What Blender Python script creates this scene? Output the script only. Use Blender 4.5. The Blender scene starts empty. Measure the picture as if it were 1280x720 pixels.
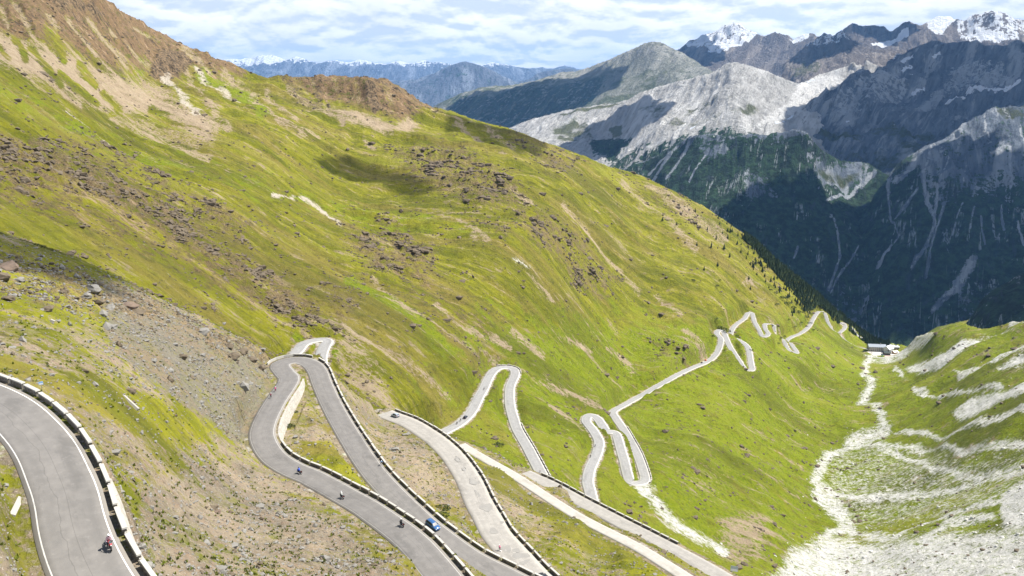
import bpy, bmesh, numpy as np, math, random
from mathutils import Vector, Matrix, kdtree
rnd=random.Random(7); nrs=np.random.RandomState(5)
# ---------------------------------------------------------------- camera, sky, sun, exposure
SC=bpy.context.scene; COL=SC.collection
PITCHD=14.9
cam_d=bpy.data.cameras.new('camera'); cam=bpy.data.objects.new('camera',cam_d); COL.objects.link(cam)
cam_d.sensor_width=36; cam_d.lens=36*997/1280; cam_d.clip_start=1; cam_d.clip_end=120000
cam.location=(0,0,0); cam.rotation_euler=(math.radians(90-PITCHD),0,0); SC.camera=cam
SUN_AZ,SUN_EL=76.0,57.0      # clockwise from the view direction, and height
_a,_e=math.radians(SUN_AZ),math.radians(SUN_EL)
SUN=np.array([math.sin(_a)*math.cos(_e),math.cos(_a)*math.cos(_e),math.sin(_e)])
sl=bpy.data.lights.new('sun','SUN'); sl.energy=5.0; sl.angle=math.radians(.5); sl.color=(1,.95,.87)
so=bpy.data.objects.new('sun',sl); COL.objects.link(so)
so.rotation_euler=Vector(-SUN).to_track_quat('-Z','Y').to_euler()
SC.view_settings.view_transform='Standard'; SC.view_settings.look='None'
SC.view_settings.exposure=1.0; SC.view_settings.gamma=1
wd=bpy.data.worlds.new('World'); SC.world=wd; wd.use_nodes=True
SC.cycles.max_bounces=5; SC.cycles.diffuse_bounces=2; SC.cycles.glossy_bounces=2; SC.cycles.volume_bounces=0
SC.cycles.use_denoising=True

class NT:
    def __init__(s,nt): s.nt=nt; s.n=nt.nodes; s.l=nt.links
    def new(s,t,**k):
        o=s.n.new(t)
        for a,b in k.items(): setattr(o,a,b)
        return o
    def put(s,sock,v):
        if hasattr(v,'node'): s.l.new(v,sock)
        elif v is not None:
            if isinstance(v,(tuple,list)) and len(v)==3 and len(getattr(sock,'default_value',(0,0,0)))==4: v=(*v,1)
            sock.default_value=v
    def math(s,op,a,b=None,c=None,clamp=False):
        o=s.new('ShaderNodeMath',operation=op,use_clamp=clamp); s.put(o.inputs[0],a)
        if b is not None: s.put(o.inputs[1],b)
        if c is not None: s.put(o.inputs[2],c)
        return o.outputs[0]
    def mix(s,f,a,b,mode='MIX'):
        o=s.new('ShaderNodeMix',data_type='RGBA',blend_type=mode); s.put(o.inputs[0],f); s.put(o.inputs[6],a); s.put(o.inputs[7],b); return o.outputs[2]
    def noise(s,vec,scale,detail=5,rough=.6,dist=0):
        o=s.new('ShaderNodeTexNoise'); s.put(o.inputs['Vector'],vec); o.inputs['Scale'].default_value=scale
        o.inputs['Detail'].default_value=detail; o.inputs['Roughness'].default_value=rough; o.inputs['Distortion'].default_value=dist; return o.outputs[0]
    def step(s,x,a,b):
        o=s.new('ShaderNodeMapRange',interpolation_type='SMOOTHSTEP'); s.put(o.inputs[0],x); s.put(o.inputs[1],a); s.put(o.inputs[2],b); return o.outputs[0]
    def mapping(s,vec,scale=(1,1,1),rot=(0,0,0)):
        o=s.new('ShaderNodeMapping'); s.put(o.inputs[0],vec); o.inputs['Scale'].default_value=scale; o.inputs['Rotation'].default_value=rot; return o.outputs[0]
    def voro(s,vec,scale,feature='F1',out=0):
        o=s.new('ShaderNodeTexVoronoi',feature=feature); s.put(o.inputs['Vector'],vec); o.inputs['Scale'].default_value=scale; return o.outputs[out]
    def pos(s): return s.new('ShaderNodeNewGeometry').outputs['Position']
    def attr(s,name): 
        o=s.new('ShaderNodeAttribute',attribute_name=name); return o
    def sep(s,c):
        o=s.new('ShaderNodeSeparateColor'); s.put(o.inputs[0],c); return o.outputs
# world: clear daylight sky with a deck of broken cloud drawn on a plane overhead
W=NT(wd.node_tree); bg=W.n['Background']
sky=W.new('ShaderNodeTexSky',sky_type='NISHITA',sun_disc=False,sun_elevation=_e,sun_rotation=_a,altitude=2500,air_density=1.0,dust_density=.6,ozone_density=1.2)
tc=W.new('ShaderNodeTexCoord').outputs['Generated']
sx=W.new('ShaderNodeSeparateXYZ'); W.put(sx.inputs[0],tc)
dz=W.math('ADD',W.math('MAXIMUM',sx.outputs[2],0.0),.30)
cx=W.new('ShaderNodeCombineXYZ'); W.put(cx.inputs[0],W.math('DIVIDE',sx.outputs[0],dz)); W.put(cx.inputs[1],W.math('DIVIDE',sx.outputs[1],dz))
Pc=cx.outputs[0]
def cl_(v): return W.math('ADD',W.math('MULTIPLY',W.noise(v,3.7,9,.56,.15),.68),W.math('MULTIPLY',W.noise(v,1.0,3,.5),.32))
nn=cl_(Pc); nup=cl_(W.mapping(Pc,(.98,.98,1))); el=sx.outputs[2]
cover=W.step(nn,W.math('ADD',.24,W.math('MULTIPLY',el,.42)),W.math('ADD',.37,W.math('MULTIPLY',el,.42)))
lit=W.step(W.math('SUBTRACT',nn,nup),-.06,.05); thick=W.step(nn,.46,.62)
ccol=W.mix(lit,(4.6,5.1,5.8),(7.6,7.6,7.5)); ccol=W.mix(W.math('MULTIPLY',thick,.55),ccol,W.mix(lit,(3.7,4.3,5.3),(5.3,5.6,6.2)))
skyc=W.mix(cover,sky.outputs[0],ccol)
W.l.new(skyc,bg.inputs[0]); bg.inputs[1].default_value=.088
# ---------------------------------------------------------------- helpers
def tag(o,label=None,cat=None,group=None,kind=None):
    for k,v in (('label',label),('category',cat),('group',group),('kind',kind)):
        if v: o[k]=v
    return o
def link(o,parent=None):
    COL.objects.link(o)
    if parent: o.parent=parent
    return o
def mesh_np(name,V,Q,mats=(),smooth=True,parent=None,mi=None):
    V=np.asarray(V,np.float32); Q=np.asarray(Q,np.int32); m=bpy.data.meshes.new(name)
    m.vertices.add(len(V)); m.vertices.foreach_set('co',V.ravel())
    k=Q.shape[1]; m.loops.add(Q.size); m.loops.foreach_set('vertex_index',Q.ravel())
    m.polygons.add(len(Q)); m.polygons.foreach_set('loop_start',np.arange(0,Q.size,k,dtype=np.int32)); m.polygons.foreach_set('loop_total',np.full(len(Q),k,np.int32))
    m.polygons.foreach_set('use_smooth',np.full(len(Q),smooth))
    if mi is not None: m.polygons.foreach_set('material_index',np.asarray(mi,np.int32))
    for x in mats: m.materials.append(x)
    m.update(); m.validate()
    return link(bpy.data.objects.new(name,m),parent)
def colattr(o,name,arr):
    a=o.data.color_attributes.new(name,'FLOAT_COLOR','POINT'); A=np.ones((len(o.data.vertices),4),np.float32); A[:,:arr.shape[1]]=arr
    a.data.foreach_set('color',A.ravel())
def perlin(x,y,seed=0):
    r=np.random.RandomState(seed); p=r.permutation(256); p=np.r_[p,p,p]; g=r.rand(256)*2*np.pi; gx,gy=np.cos(g),np.sin(g)
    xi=np.floor(x).astype(int); yi=np.floor(y).astype(int); xf=x-xi; yf=y-yi; xi&=255; yi&=255
    u=xf**3*(xf*(xf*6-15)+10); v=yf**3*(yf*(yf*6-15)+10)
    def d(i,j):
        h=p[p[xi+i]+yi+j]; return gx[h]*(xf-i)+gy[h]*(yf-j)
    a=d(0,0); b=d(1,0); c=d(0,1); e=d(1,1)
    return ((a+u*(b-a))+v*((c+u*(e-c))-(a+u*(b-a))))*1.5
def fbm(x,y,o=4,seed=0,gain=.5,ridge=False):
    s=0; a=1; t=0
    for i in range(o):
        n=perlin(x*2**i+i*17.3,y*2**i-i*9.1,seed+i)
        if ridge: n=1-2*np.abs(n)
        s=s+a*n; t+=a; a*=gain
    return s/t
def sst(x,a,b):
    t=np.clip((x-a)/(b-a),0,1); return t*t*(3-2*t)
def smooth_poly(pts,step,closed=False):
    P=np.asarray(pts,float); n=len(P); out=[]
    for i in range(n-1):
        p0=P[max(i-1,0)];p1=P[i];p2=P[i+1];p3=P[min(i+2,n-1)]
        k=max(2,int(np.linalg.norm(p2-p1)/step))
        for t in np.arange(k)/k:
            out.append(.5*((2*p1)+(-p0+p2)*t+(2*p0-5*p1+4*p2-p3)*t*t+(-p0+3*p1-3*p2+p3)*t**3))
    out.append(P[-1]); return np.array(out)
def resample(P,step):
    d=np.r_[0,np.cumsum(np.linalg.norm(np.diff(P[:,:2],axis=0),axis=1))]; n=max(2,int(d[-1]/step)+1); s=np.linspace(0,d[-1],n)
    return np.stack([np.interp(s,d,P[:,i]) for i in range(P.shape[1])],1)
def poly_mask(u,v,poly,feather=6):
    P=np.array(poly,float); m=np.zeros(u.shape,np.float32)
    s=(u>P[:,0].min()-feather)&(u<P[:,0].max()+feather)&(v>P[:,1].min()-feather)&(v<P[:,1].max()+feather)
    a,b=u[s],v[s]; ins=np.zeros(a.shape,bool); dm=np.full(a.shape,1e9)
    for i in range(len(P)):
        x0,y0=P[i-1]; x1,y1=P[i]
        c=((y0>b)!=(y1>b)); ins^=c&(a<(x1-x0)*(b-y0)/((y1-y0) if y1!=y0 else 1e-9)+x0)
        L=(x1-x0)**2+(y1-y0)**2+1e-9; t=np.clip(((a-x0)*(x1-x0)+(b-y0)*(y1-y0))/L,0,1)
        dm=np.minimum(dm,np.hypot(a-x0-t*(x1-x0),b-y0-t*(y1-y0)))
    m[s]=sst(np.where(ins,dm,-dm),-feather,feather); return m
def line_mask(u,v,pts,w0,w1=None,soft=2.0):
    w1=w0 if w1 is None else w1
    P=np.array(pts,float); m=np.zeros(u.shape,np.float32); n=len(P)-1
    for i in range(n):
        x0,y0=P[i]; x1,y1=P[i+1]; wa=w0+(w1-w0)*i/n; wb=w0+(w1-w0)*(i+1)/n; R=max(wa,wb)+soft
        s=(u>min(x0,x1)-R)&(u<max(x0,x1)+R)&(v>min(y0,y1)-R)&(v<max(y0,y1)+R)
        if not s.any(): continue
        a,b=u[s],v[s]; L=(x1-x0)**2+(y1-y0)**2+1e-9; t=np.clip(((a-x0)*(x1-x0)+(b-y0)*(y1-y0))/L,0,1)
        d=np.hypot(a-x0-t*(x1-x0),b-y0-t*(y1-y0)); w=wa+(wb-wa)*t
        m[s]=np.maximum(m[s],1-sst(d,w*.4,w+soft))
    return m
def bsdf(name,rough=.9):
    m=bpy.data.materials.new(name); m.use_nodes=True; t=NT(m.node_tree); b=m.node_tree.nodes['Principled BSDF']; b.inputs['Roughness'].default_value=rough
    b.inputs['Specular IOR Level'].default_value=.15
    return m,t,b
_simple={}
def plain(name,c,rough=.7,spec=.2,metal=0,var=.15,scale=3.0):
    if name in _simple: return _simple[name]
    m,t,b=bsdf(name,rough); b.inputs['Metallic'].default_value=metal; b.inputs['Specular IOR Level'].default_value=spec
    tcd=t.new('ShaderNodeTexCoord').outputs['Object']; n=t.noise(tcd,scale,4,.6)
    t.put(b.inputs[0],t.mix(n,tuple(x*(1-var) for x in c),tuple(min(1,x*(1+var)) for x in c))); _simple[name]=m; return m
FPX=997.0; PITCH=math.radians(14.9); CP,SP=math.cos(PITCH),math.sin(PITCH)
def ray(u,v):
    x=(np.asarray(u,float)-640)/FPX; y=-(np.asarray(v,float)-360)/FPX
    return np.stack([x,CP+SP*y,-SP+CP*y],-1)
def pix(P):
    P=np.asarray(P,float); X,Y,Z=P[...,0],P[...,1],P[...,2]
    d=CP*Y-SP*Z; up=SP*Y+CP*Z; d=np.where(d<1,1,d)
    return 640+FPX*X/d,360-FPX*up/d
class TPS:
    def __init__(s,pts,reg=1e-5):
        a=np.array(pts,float); u,v,d=a.T
        R=ray(u,v); q=np.linalg.norm(R,axis=1)/d*300     # inverse axial depth
        s.c=np.stack([u/400,v/400],1); n=len(u)
        K=s.k(s.c)+reg*np.eye(n)*1; P=np.c_[np.ones(n),s.c]
        A=np.block([[K,P],[P.T,np.zeros((3,3))]]); s.w=np.linalg.solve(A,np.r_[q,0,0,0])
    def k(s,p):
        r2=((p[:,None,:]-s.c[None])**2).sum(-1)+1e-9
        return r2*np.log(r2)*.5
    def __call__(s,u,v):      # axial depth
        u,v=np.broadcast_arrays(np.asarray(u,float),np.asarray(v,float)); sh=u.shape
        p=np.stack([u.ravel()/400,v.ravel()/400],1); o=np.empty(len(p))
        for i in range(0,len(p),40000):
            b=p[i:i+40000]; o[i:i+40000]=s.k(b)@s.w[:-3]+s.w[-3]+b@s.w[-2:]
        return (300/np.maximum(o,.004)).reshape(sh)
    def P(s,u,v):
        return ray(u,v)*s(u,v)[...,None]
ROADS={}
ROADS['near']=[(-60,478,150),(0,503,134),(33,530,126),(57,561,120),(73,594,114),(83,620,110),(92,662,105),(110,709,100),(140,760,95),(180,820,90)]
ROADS['hair']=[(640,810,150),(600,775,156),(575,748,160),(543,708,168),(521,682,175),(500,664,182),(470,643,193),(452,631,200),(419,613,212),(390,597,221),(366,586,227),(343,573,236),(329,551,246),(329,532,254),(343,504,271),(361,476,291),(356,466,300),(350,458,309),(356,452,314),(372,450,316),(388,454,313),(397,464,307),(402,478,300),(416,509,283),(439,549,260),(456,575,246),(475,600,236),(514,640,223),(541,663,216),(585,696,209),(632,721,205),(690,750,200)]
ROADS['third']=[(760,800,203),(710,758,211),(672,725,219),(647,698,228),(634,684,233),(620,667,239),(609,647,247),(598,627,256),(585,598,273),(568,573,294),(553,557,308),(535,543,323),(510,528,341),(480,517,357)]
ROADS['tracka']=[(900,750,238),(833,706,256),(789,680,270),(718,643,292),(645,596,325),(610,576,342),(576,556,360)]
ROADS['trackb']=[(960,756,265),(890,714,283),(850,692,294),(810,671,305),(775,653,315),(720,624,333),(684,604,346),(655,592,358)]
F_X=[(-150,600,118),(5,620,98),(5,700,88),(-150,720,95),
 (-150,235,345),(0,292,335),(100,325,325),(200,375,317),(300,423,314),(335,442,316),
 (412,462,318),(445,500,318),(465,560,275),(500,560,285),(545,600,262),(570,640,245),(600,668,236),(612,590,305),(640,640,262),(700,690,238),(690,665,254),(760,722,238),(720,655,268),(740,650,292),(718,680,252),(705,612,318),(765,658,306),(760,690,262),
 (565,546,370),(620,566,362)]
M_R=[(480,515,430),(400,424,470),(372,440,455),(407,452,450),(440,480,440),
 (550,543,480),(583,522,510),(605,485,560),(622,463,610),(643,466,615),(640,500,570),(655,550,515),(682,602,470),
 (740,632,480),(738,600,505),(745,560,560),(735,525,610),(760,527,615),(785,570,580),(800,605,560),
 (812,605,570),(795,560,640),(768,515,720),(830,480,870),(895,440,1050),(897,412,1090),(920,435,1060),(940,463,1040),(934,432,1110),(918,415,1150),(935,392,1260),(957,415,1210),(962,405,1260),(1000,445,1250),(985,425,1330),(1020,390,1560),(1040,410,1580),(1060,430,1590),
 (1107,437,1680)]
M_X=[(-150,215,430),(0,270,440),(100,305,445),(200,352,450),(300,405,455),(350,420,470),
 (-150,20,800),(0,88,780),(0,180,570),(120,140,840),(250,185,880),(400,400,500),(500,450,500),(640,300,840),(420,235,1000),(300,250,700),(500,330,720),(860,400,1050),(800,300,1250),(900,340,1300),
 (-150,-100,1200),(0,40,960),(0,0,1120),(0,-60,1200),(60,-30,1230),(125,0,1330),(100,60,1090),(262,76,1450),(300,90,1500),(200,120,1200),(380,97,1480),(480,102,1430),(510,120,1430),(540,136,1430),(640,165,1430),(735,198,1450),(860,250,1500),(905,275,1550),(1000,350,1650),(1040,385,1700),(1108,426,1760),
 (1160,418,1520),(1210,406,1450),(1245,412,1400),(1280,402,1360),(1450,370,1250),(1280,480,1000),(1280,560,820),(1280,640,680),(1280,720,560),(1450,600,680),(1450,760,480),
 (1180,470,1250),(1200,540,960),(1100,540,1090),(1160,600,880),(1150,700,640),(1050,700,680),
 (1085,460,1480),(1078,500,1260),(1025,600,900),(1020,650,780),(1000,500,1150),(960,560,880),(950,620,720),(900,640,620),(850,560,700),(850,650,540),(950,700,560),(890,700,520),(1000,780,500)]
CREST=[(-300,180),(-150,232),(0,290),(100,323),(200,372),(300,421),(335,441),(345,446),(400,446),(412,460),(445,492),(480,513),(515,520),(548,540),(565,546),(620,566),(672,594),(740,628),(845,683),(885,703),(1000,770),(1500,900)]
SKY=[(-400,-250),(-150,-120),(0,-60),(60,-30),(125,0),(165,25),(200,45),(235,62),(262,75),(290,82),(310,90),(335,98),(380,97),(430,99),(455,101),(480,102),(498,109),(510,119),(522,127),(540,136),(565,140),(590,150),(640,165),(690,183),(735,198),(760,208),(800,222),(860,250),(905,275),(950,310),(1000,350),(1040,385),(1070,408),(1092,423),(1108,429),(1118,429),(1130,424),(1160,417),(1190,408),(1205,405),(1222,409),(1232,411),(1250,406),(1265,403),(1280,402),(1450,370),(1700,320)]
# ---------------------------------------------------------------- terrain solver
class Grid:      # a depth surface sampled once and looked up bilinearly
    def __init__(s,tps,u0,u1,v0,v1,du=6,dv=3):
        s.u0,s.v0,s.du,s.dv=u0,v0,du,dv; s.us=np.arange(u0,u1+du,du); s.vs=np.arange(v0,v1+dv,dv)
        U,V=np.meshgrid(s.us,s.vs,indexing='ij'); s.q=1/tps(U,V)
    def __call__(s,u,v):
        a=np.clip((u-s.u0)/s.du,0,len(s.us)-1.001); b=np.clip((v-s.v0)/s.dv,0,len(s.vs)-1.001)
        i=a.astype(int); j=b.astype(int); f=a-i; g=b-j; q=s.q
        return 1/((q[i,j]*(1-f)+q[i+1,j]*f)*(1-g)+(q[i,j+1]*(1-f)+q[i+1,j+1]*f)*g)
    def P(s,u,v): return ray(u,v)*s(u,v)[...,None]
def solve(sheets,azs,rg,vbot,vtop,dv=1.0,back=.6,near=.25,backadd=None):
    """sheets: [(depth surface, crest polyline (u,v))] near to far; returns z[az,r] and sheet id (n = behind the last crest)"""
    z=np.zeros((len(azs),len(rg))); sid=np.zeros(z.shape,np.int8)
    vs=np.arange(vbot,vtop,-dv); y=-(vs-360)/FPX
    U=640+FPX*np.tan(azs)[:,None]*(CP+SP*y)[None]
    VV=np.broadcast_to(vs,U.shape); lo=np.full(U.shape,1e9); own=np.full(U.shape,99,int); R=np.zeros(U.shape); Z=np.zeros(U.shape)
    prev=np.full(U.shape,1e9)
    for k,(g,crest) in enumerate(sheets):
        cv=np.interp(U,*np.array(crest,float).T); s=(VV>=cv)&(VV<prev); prev=np.minimum(prev,cv)
        P=g.P(U[s],VV[s]); R[s]=np.hypot(P[:,0],P[:,1]); Z[s]=P[:,2]; own[s]=k
    lr=np.log(rg)
    for i in range(len(azs)):
        s=own[i]<99; r=R[i][s]; zz=Z[i][s]; o=own[i][s]
        mx=np.maximum.accumulate(r); keep=np.r_[True,r[1:]>mx[:-1]+1e-3]; r,zz,o=r[keep],zz[keep],o[keep]
        r0=r[0]*.3; rl=r[-1]
        bk=back if np.isscalar(back) else back[i]
        r2=np.r_[r0,r,rl*1.02,rl*1.15,rl*1.6,rl*3]; z2=np.r_[zz[0]+near*(r[0]-r0),zz,zz[-1]-bk*rl*.02,zz[-1]-bk*rl*.15,zz[-1]-bk*rl*.45,zz[-1]-bk*rl*.5]
        z[i]=np.interp(lr,np.log(r2),z2); j=np.searchsorted(r,rg); o2=np.r_[o,[len(sheets)]]; sid[i]=o2[np.minimum(j,len(o))]
    return z,sid
def quads(na,nr):
    i=np.arange((na-1)*(nr-1)); a=i//(nr-1); b=i%(nr-1); p=a*nr+b
    return np.stack([p,p+1,p+nr+1,p+nr],1)       # azimuth grows clockwise, so this winds upward
TF=TPS(sum([ROADS[k] for k in ROADS],[])+F_X); TM=TPS(M_R+M_X)
GF=Grid(TF,-420,1700,-20,960); GM=Grid(TM,-420,1700,-160,960)
NA,NR=1130,780
azs=np.radians(np.linspace(-41,41,NA)); rg=np.exp(np.linspace(math.log(52),math.log(2900),NR))
zb,sid=solve([(GF,CREST),(GM,SKY)],azs,rg,900,-150)
# light smoothing of the control surface across azimuth
X=np.sin(azs)[:,None]*rg[None]; Y=np.cos(azs)[:,None]*rg[None]
FA=math.radians(100); 
_xs=np.linspace(-2600,2600,1301); _fa=np.radians(np.interp(_xs,[-300,-120,0,120,300,600],[102,99,93,88,84,82])); _ct=np.cumsum(np.cos(_fa)/np.sin(_fa))*4.0
T=Y-np.interp(X,_xs,_ct); S=X+0   # along the slope / down the slope
UU,VV=pix(np.stack([X,Y,zb],-1)); isF=sid==0; isM=sid>=1; RR=np.broadcast_to(rg,X.shape)
warp=fbm(X/40,Y/40,4,31)*10; warp2=fbm(X/40,Y/40,4,77)*10
Uw=UU+warp*np.where(isM,1,.8); Vw=VV+warp2*np.where(isM,.6,.8)
def PM(p,f=6,s=None): return poly_mask(Uw,Vw,p,f*1.8)*(isM if s is None else s)
def LM(p,w,w1=None,soft=2.5,s=None,wp=.35): return line_mask(UU+warp*wp,VV+warp2*wp,p,w,w1,soft)*(isM if s is None else s)
mx=np.maximum
# ---- ground cover, as masks on the terrain: where each sort of ground lies
brown=PM([(-60,-80),(130,-30),(268,70),(312,88),(330,100),(300,108),(240,102),(215,122),(190,112),(150,102),(60,62),(-60,40)],8)
brown=mx(brown,PM([(338,97),(480,98),(515,120),(548,138),(556,150),(520,150),(500,158),(480,150),(450,140),(405,132),(370,118),(345,108)],6))
brown=mx(brown,.6*PM([(-60,150),(60,190),(170,220),(330,330),(420,380),(400,420),(330,410),(200,345),(100,300),(-60,250)],16))
brown=mx(brown,.55*PM([(480,285),(560,300),(560,350),(640,420),(600,440),(500,380),(420,300)],14))
tan=PM([(-60,35),(60,62),(150,102),(210,128),(258,150),(282,172),(262,186),(215,162),(170,150),(120,140),(90,128),(-60,70)],8)
tan=mx(tan,.7*PM([(125,138),(180,150),(262,180),(250,195),(180,175)],6))
tan=mx(tan,PM([(400,133),(450,145),(495,160),(512,148),(525,165),(500,176),(470,172),(430,158)],5))
for p,w in [([(235,105),(262,140),(285,172)],4),([(280,103),(330,140),(350,165),(400,185)],1.4),([(300,112),(345,140),(372,162)],1.4),([(360,120),(400,140),(430,160)],2.5),([(545,150),(575,165),(602,187)],2),([(590,155),(620,178),(642,197)],2.5),([(335,123),(345,138)],3),([(0,80),(60,110),(100,135)],3),([(140,150),(200,180),(260,200)],3),
            ([(455,185),(468,197)],3),([(640,245),(665,265)],4),([(575,278),(610,310)],3),([(700,260),(760,330),(800,370)],3),([(780,240),(840,290),(870,320)],3),([(1010,130),(1010,130)],1),([(810,240),(870,275),(905,300)],5),([(660,352),(690,385)],2),([(590,300),(600,312)],2.5),([(930,360),(950,366)],3),
            ([(467,353),(530,400),(600,450)],2.5),([(545,385),(575,410),(640,440)],1.8),([(640,420),(680,450)],2.5),([(700,425),(740,445)],2.5),([(420,400),(500,450),(560,500)],4),([(430,420),(480,470)],4),([(760,445),(790,475)],3),([(855,420),(885,450)],4),([(820,370),(850,400)],3),([(690,515),(725,535)],4),([(600,440),(700,490),(765,520)],1.5)]:
    tan=mx(tan,.72*LM(p,w*.5,None,4.5+w*1.0,None,.8))
tan=mx(tan,.6*PM([(380,400),(420,395),(470,440),(480,470),(500,515),(480,515),(440,490),(415,462),(412,440),(425,425),(400,412),(375,420)],5))
tan=mx(tan,.75*PM([(890,655),(940,640),(975,645),(960,690),(930,720),(900,700)],10)); tan=mx(tan,.5*PM([(800,530),(900,580),(960,640),(900,640),(830,590)],18))
white=np.zeros(X.shape,np.float32); pale=np.zeros(X.shape,np.float32)
for p,w in [([(208,112),(225,130),(248,152)],4),([(247,103),(270,120),(300,138)],1.6),([(84,147),(120,170),(166,206)],1.2),([(345,248),(375,250),(398,262),(425,287)],1.8),([(645,333),(660,340)],4.5),([(795,605),(812,622),(835,648),(868,668),(905,690)],7),
   ([(1092,442),(1083,455),(1080,475),(1088,490),(1075,505),(1098,518),(1106,545)],5),([(1106,545),(1062,560),(1032,580),(1018,605),(1022,625),(1042,645),(1055,660),(1030,680)],8),([(1050,565),(1120,566),(1200,572),(1290,552)],4),([(1080,562),(1118,575),(1160,595),(1220,600),(1290,588)],5),
   ([(1040,628),(1090,632),(1130,626),(1200,615),(1290,592)],6),([(1100,682),(1160,660),(1230,640),(1290,628)],3),([(1025,610),(1045,640),(1070,670),(1120,680)],8),([(1140,690),(1180,665),(1240,650)],5),([(1200,545),(1250,531),(1290,515)],3),([(1120,550),(1180,552),(1215,541),(1290,522)],3),([(1140,502),(1200,503),(1250,490)],2.2),
   ([(1120,462),(1118,468),(1130,475)],2),([(1092,430),(1120,421),(1160,420)],3),([(1085,448),(1110,452),(1135,440),(1160,428)],3.5),([(1140,432),(1150,425),(1165,422)],4),([(1195,475),(1215,468),(1245,460)],2),([(1245,455),(1290,440)],4),([(1265,405),(1290,400)],3)]:
    if p[0][1]<300 and p[0][0]<500: pale=mx(pale,.85*LM(p,w*.5,None,3+w,None,.8)); continue
    white=mx(white,(.62 if p[0][0]<700 else .85)*LM(p,w*.35,None,2.5+w*1.5,None,.8))
for p in [[(1127,467),(1150,455),(1180,439),(1200,429),(1230,421),(1225,429),(1195,447),(1180,460),(1155,469)],[(1232,422),(1265,416),(1268,419),(1237,428)],[(1190,527),(1215,510),(1240,497),(1290,480),(1290,497),(1255,510),(1215,527),(1200,530)],[(1245,470),(1265,457),(1290,445),(1290,462),(1255,472)]]: white=mx(white,PM(p,3))
white=mx(white,.92*PM([(985,690),(1040,672),(1100,684),(1160,672),(1300,660),(1500,760),(900,860),(950,740)],10)); white=mx(white,PM([(1248,630),(1262,615),(1300,595),(1300,665),(1250,668)],5))
white=mx(white,.55*PM([(1035,560),(1090,560),(1200,575),(1290,560),(1290,640),(1150,660),(1060,670),(1025,620)],10))
lush=sst(VV,330,450)*sst(UU,420,680)*isM; lush=mx(lush,.8*PM([(-60,60),(60,125),(130,160),(260,205),(330,215),(420,255),(560,265),(600,300),(500,300),(330,260),(120,200),(-60,110)],20))
for p,w in [([(60,-10),(52,20),(64,32)],3),([(175,70),(195,85),(170,95),(178,108)],7),([(165,118),(200,145)],6),([(250,100),(310,130),(330,150)],9),([(440,355),(520,400),(560,450)],12),([(370,420),(400,430),(420,450)],5)]: lush=mx(lush,LM(p,w,None,5))
for p,w in [([(40,66),(58,88),(78,114)],2.5),([(76,96),(95,115),(120,130)],3),([(128,120),(150,140)],1.5),([(20,58),(30,70),(34,84)],2),([(60,50),(72,62),(80,80)],2),([(100,90),(120,112)],1.5),([(190,148),(210,160)],3),([(0,70),(12,84)],2)]: k_=LM(p,w,None,5); tan=tan*(1-.9*k_); brown=brown*(1-.5*k_); lush=mx(lush,.5*k_)
for p,w in [([(20,20),(38,44),(48,62)],2),([(85,35),(105,62),(122,84)],2.5),([(110,40),(140,75),(160,100)],1.5),([(140,55),(170,80),(190,100)],2),([(0,20),(12,38)],2),([(170,50),(200,70)],1.5),([(60,35),(75,52)],2),([(230,75),(250,88),(262,100)],2),([(420,112),(428,140)],2),([(445,118),(450,142)],2.5),([(390,110),(400,130)],1.5),([(480,118),(492,145)],2.5),([(365,105),(385,122)],1.5)]: k_=LM(p,w,None,4); q_=.45 if p[0][0]>340 else .75; tan=mx(tan,q_*k_); brown=brown*(1-.6*q_*k_)
dark=np.zeros(X.shape,np.float32)
for p in [[(188,100),(203,80),(236,78),(246,96),(225,110),(192,116)]]: dark=mx(dark,PM(p,4))
for p,w,k in [([(60,0),(80,20),(125,30)],9,.8),([(0,20),(60,40)],8,.5),([(130,50),(215,75)],4,.5),([(350,105),(380,128),(400,135)],6,.6),([(420,100),(470,110),(500,122)],9,.8),([(462,125),(470,140)],6,1),([(400,105),(400,130)],5,.6)]: dark=mx(dark,k*LM(p,w,None,4))
outc=np.zeros(X.shape,np.float32)
for p,k in [([(0,180),(90,185),(140,215),(200,255),(330,345),(400,395),(380,410),(260,330),(150,265),(0,235)],.8),([(95,175),(140,190),(230,240),(320,290),(300,310),(200,250)],.7),([(478,285),(540,320),(530,355),(490,330)],1),([(430,285),(475,310),(500,350),(460,340)],.9),([(485,195),(560,190),(640,230),(660,260),(600,262),(520,235)],.9),([(640,265),(720,300),(740,330),(680,320)],.9),([(700,325),(770,350),(760,375),(720,360)],.8),([(590,275),(640,290),(630,305)],.8),([(640,180),(720,210),(700,230)],.8),([(405,360),(445,385),(430,410)],.8),([(340,350),(400,400),(380,415),(320,375)],.9),([(520,395),(600,440),(640,470),(600,470)],.5),([(760,215),(860,255),(900,290),(860,300)],.5),([(820,440),(880,450),(860,470)],.7),([(990,340),(1040,390),(1000,380),(940,320)],.5)]: outc=mx(outc,k*PM(p,12))
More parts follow.
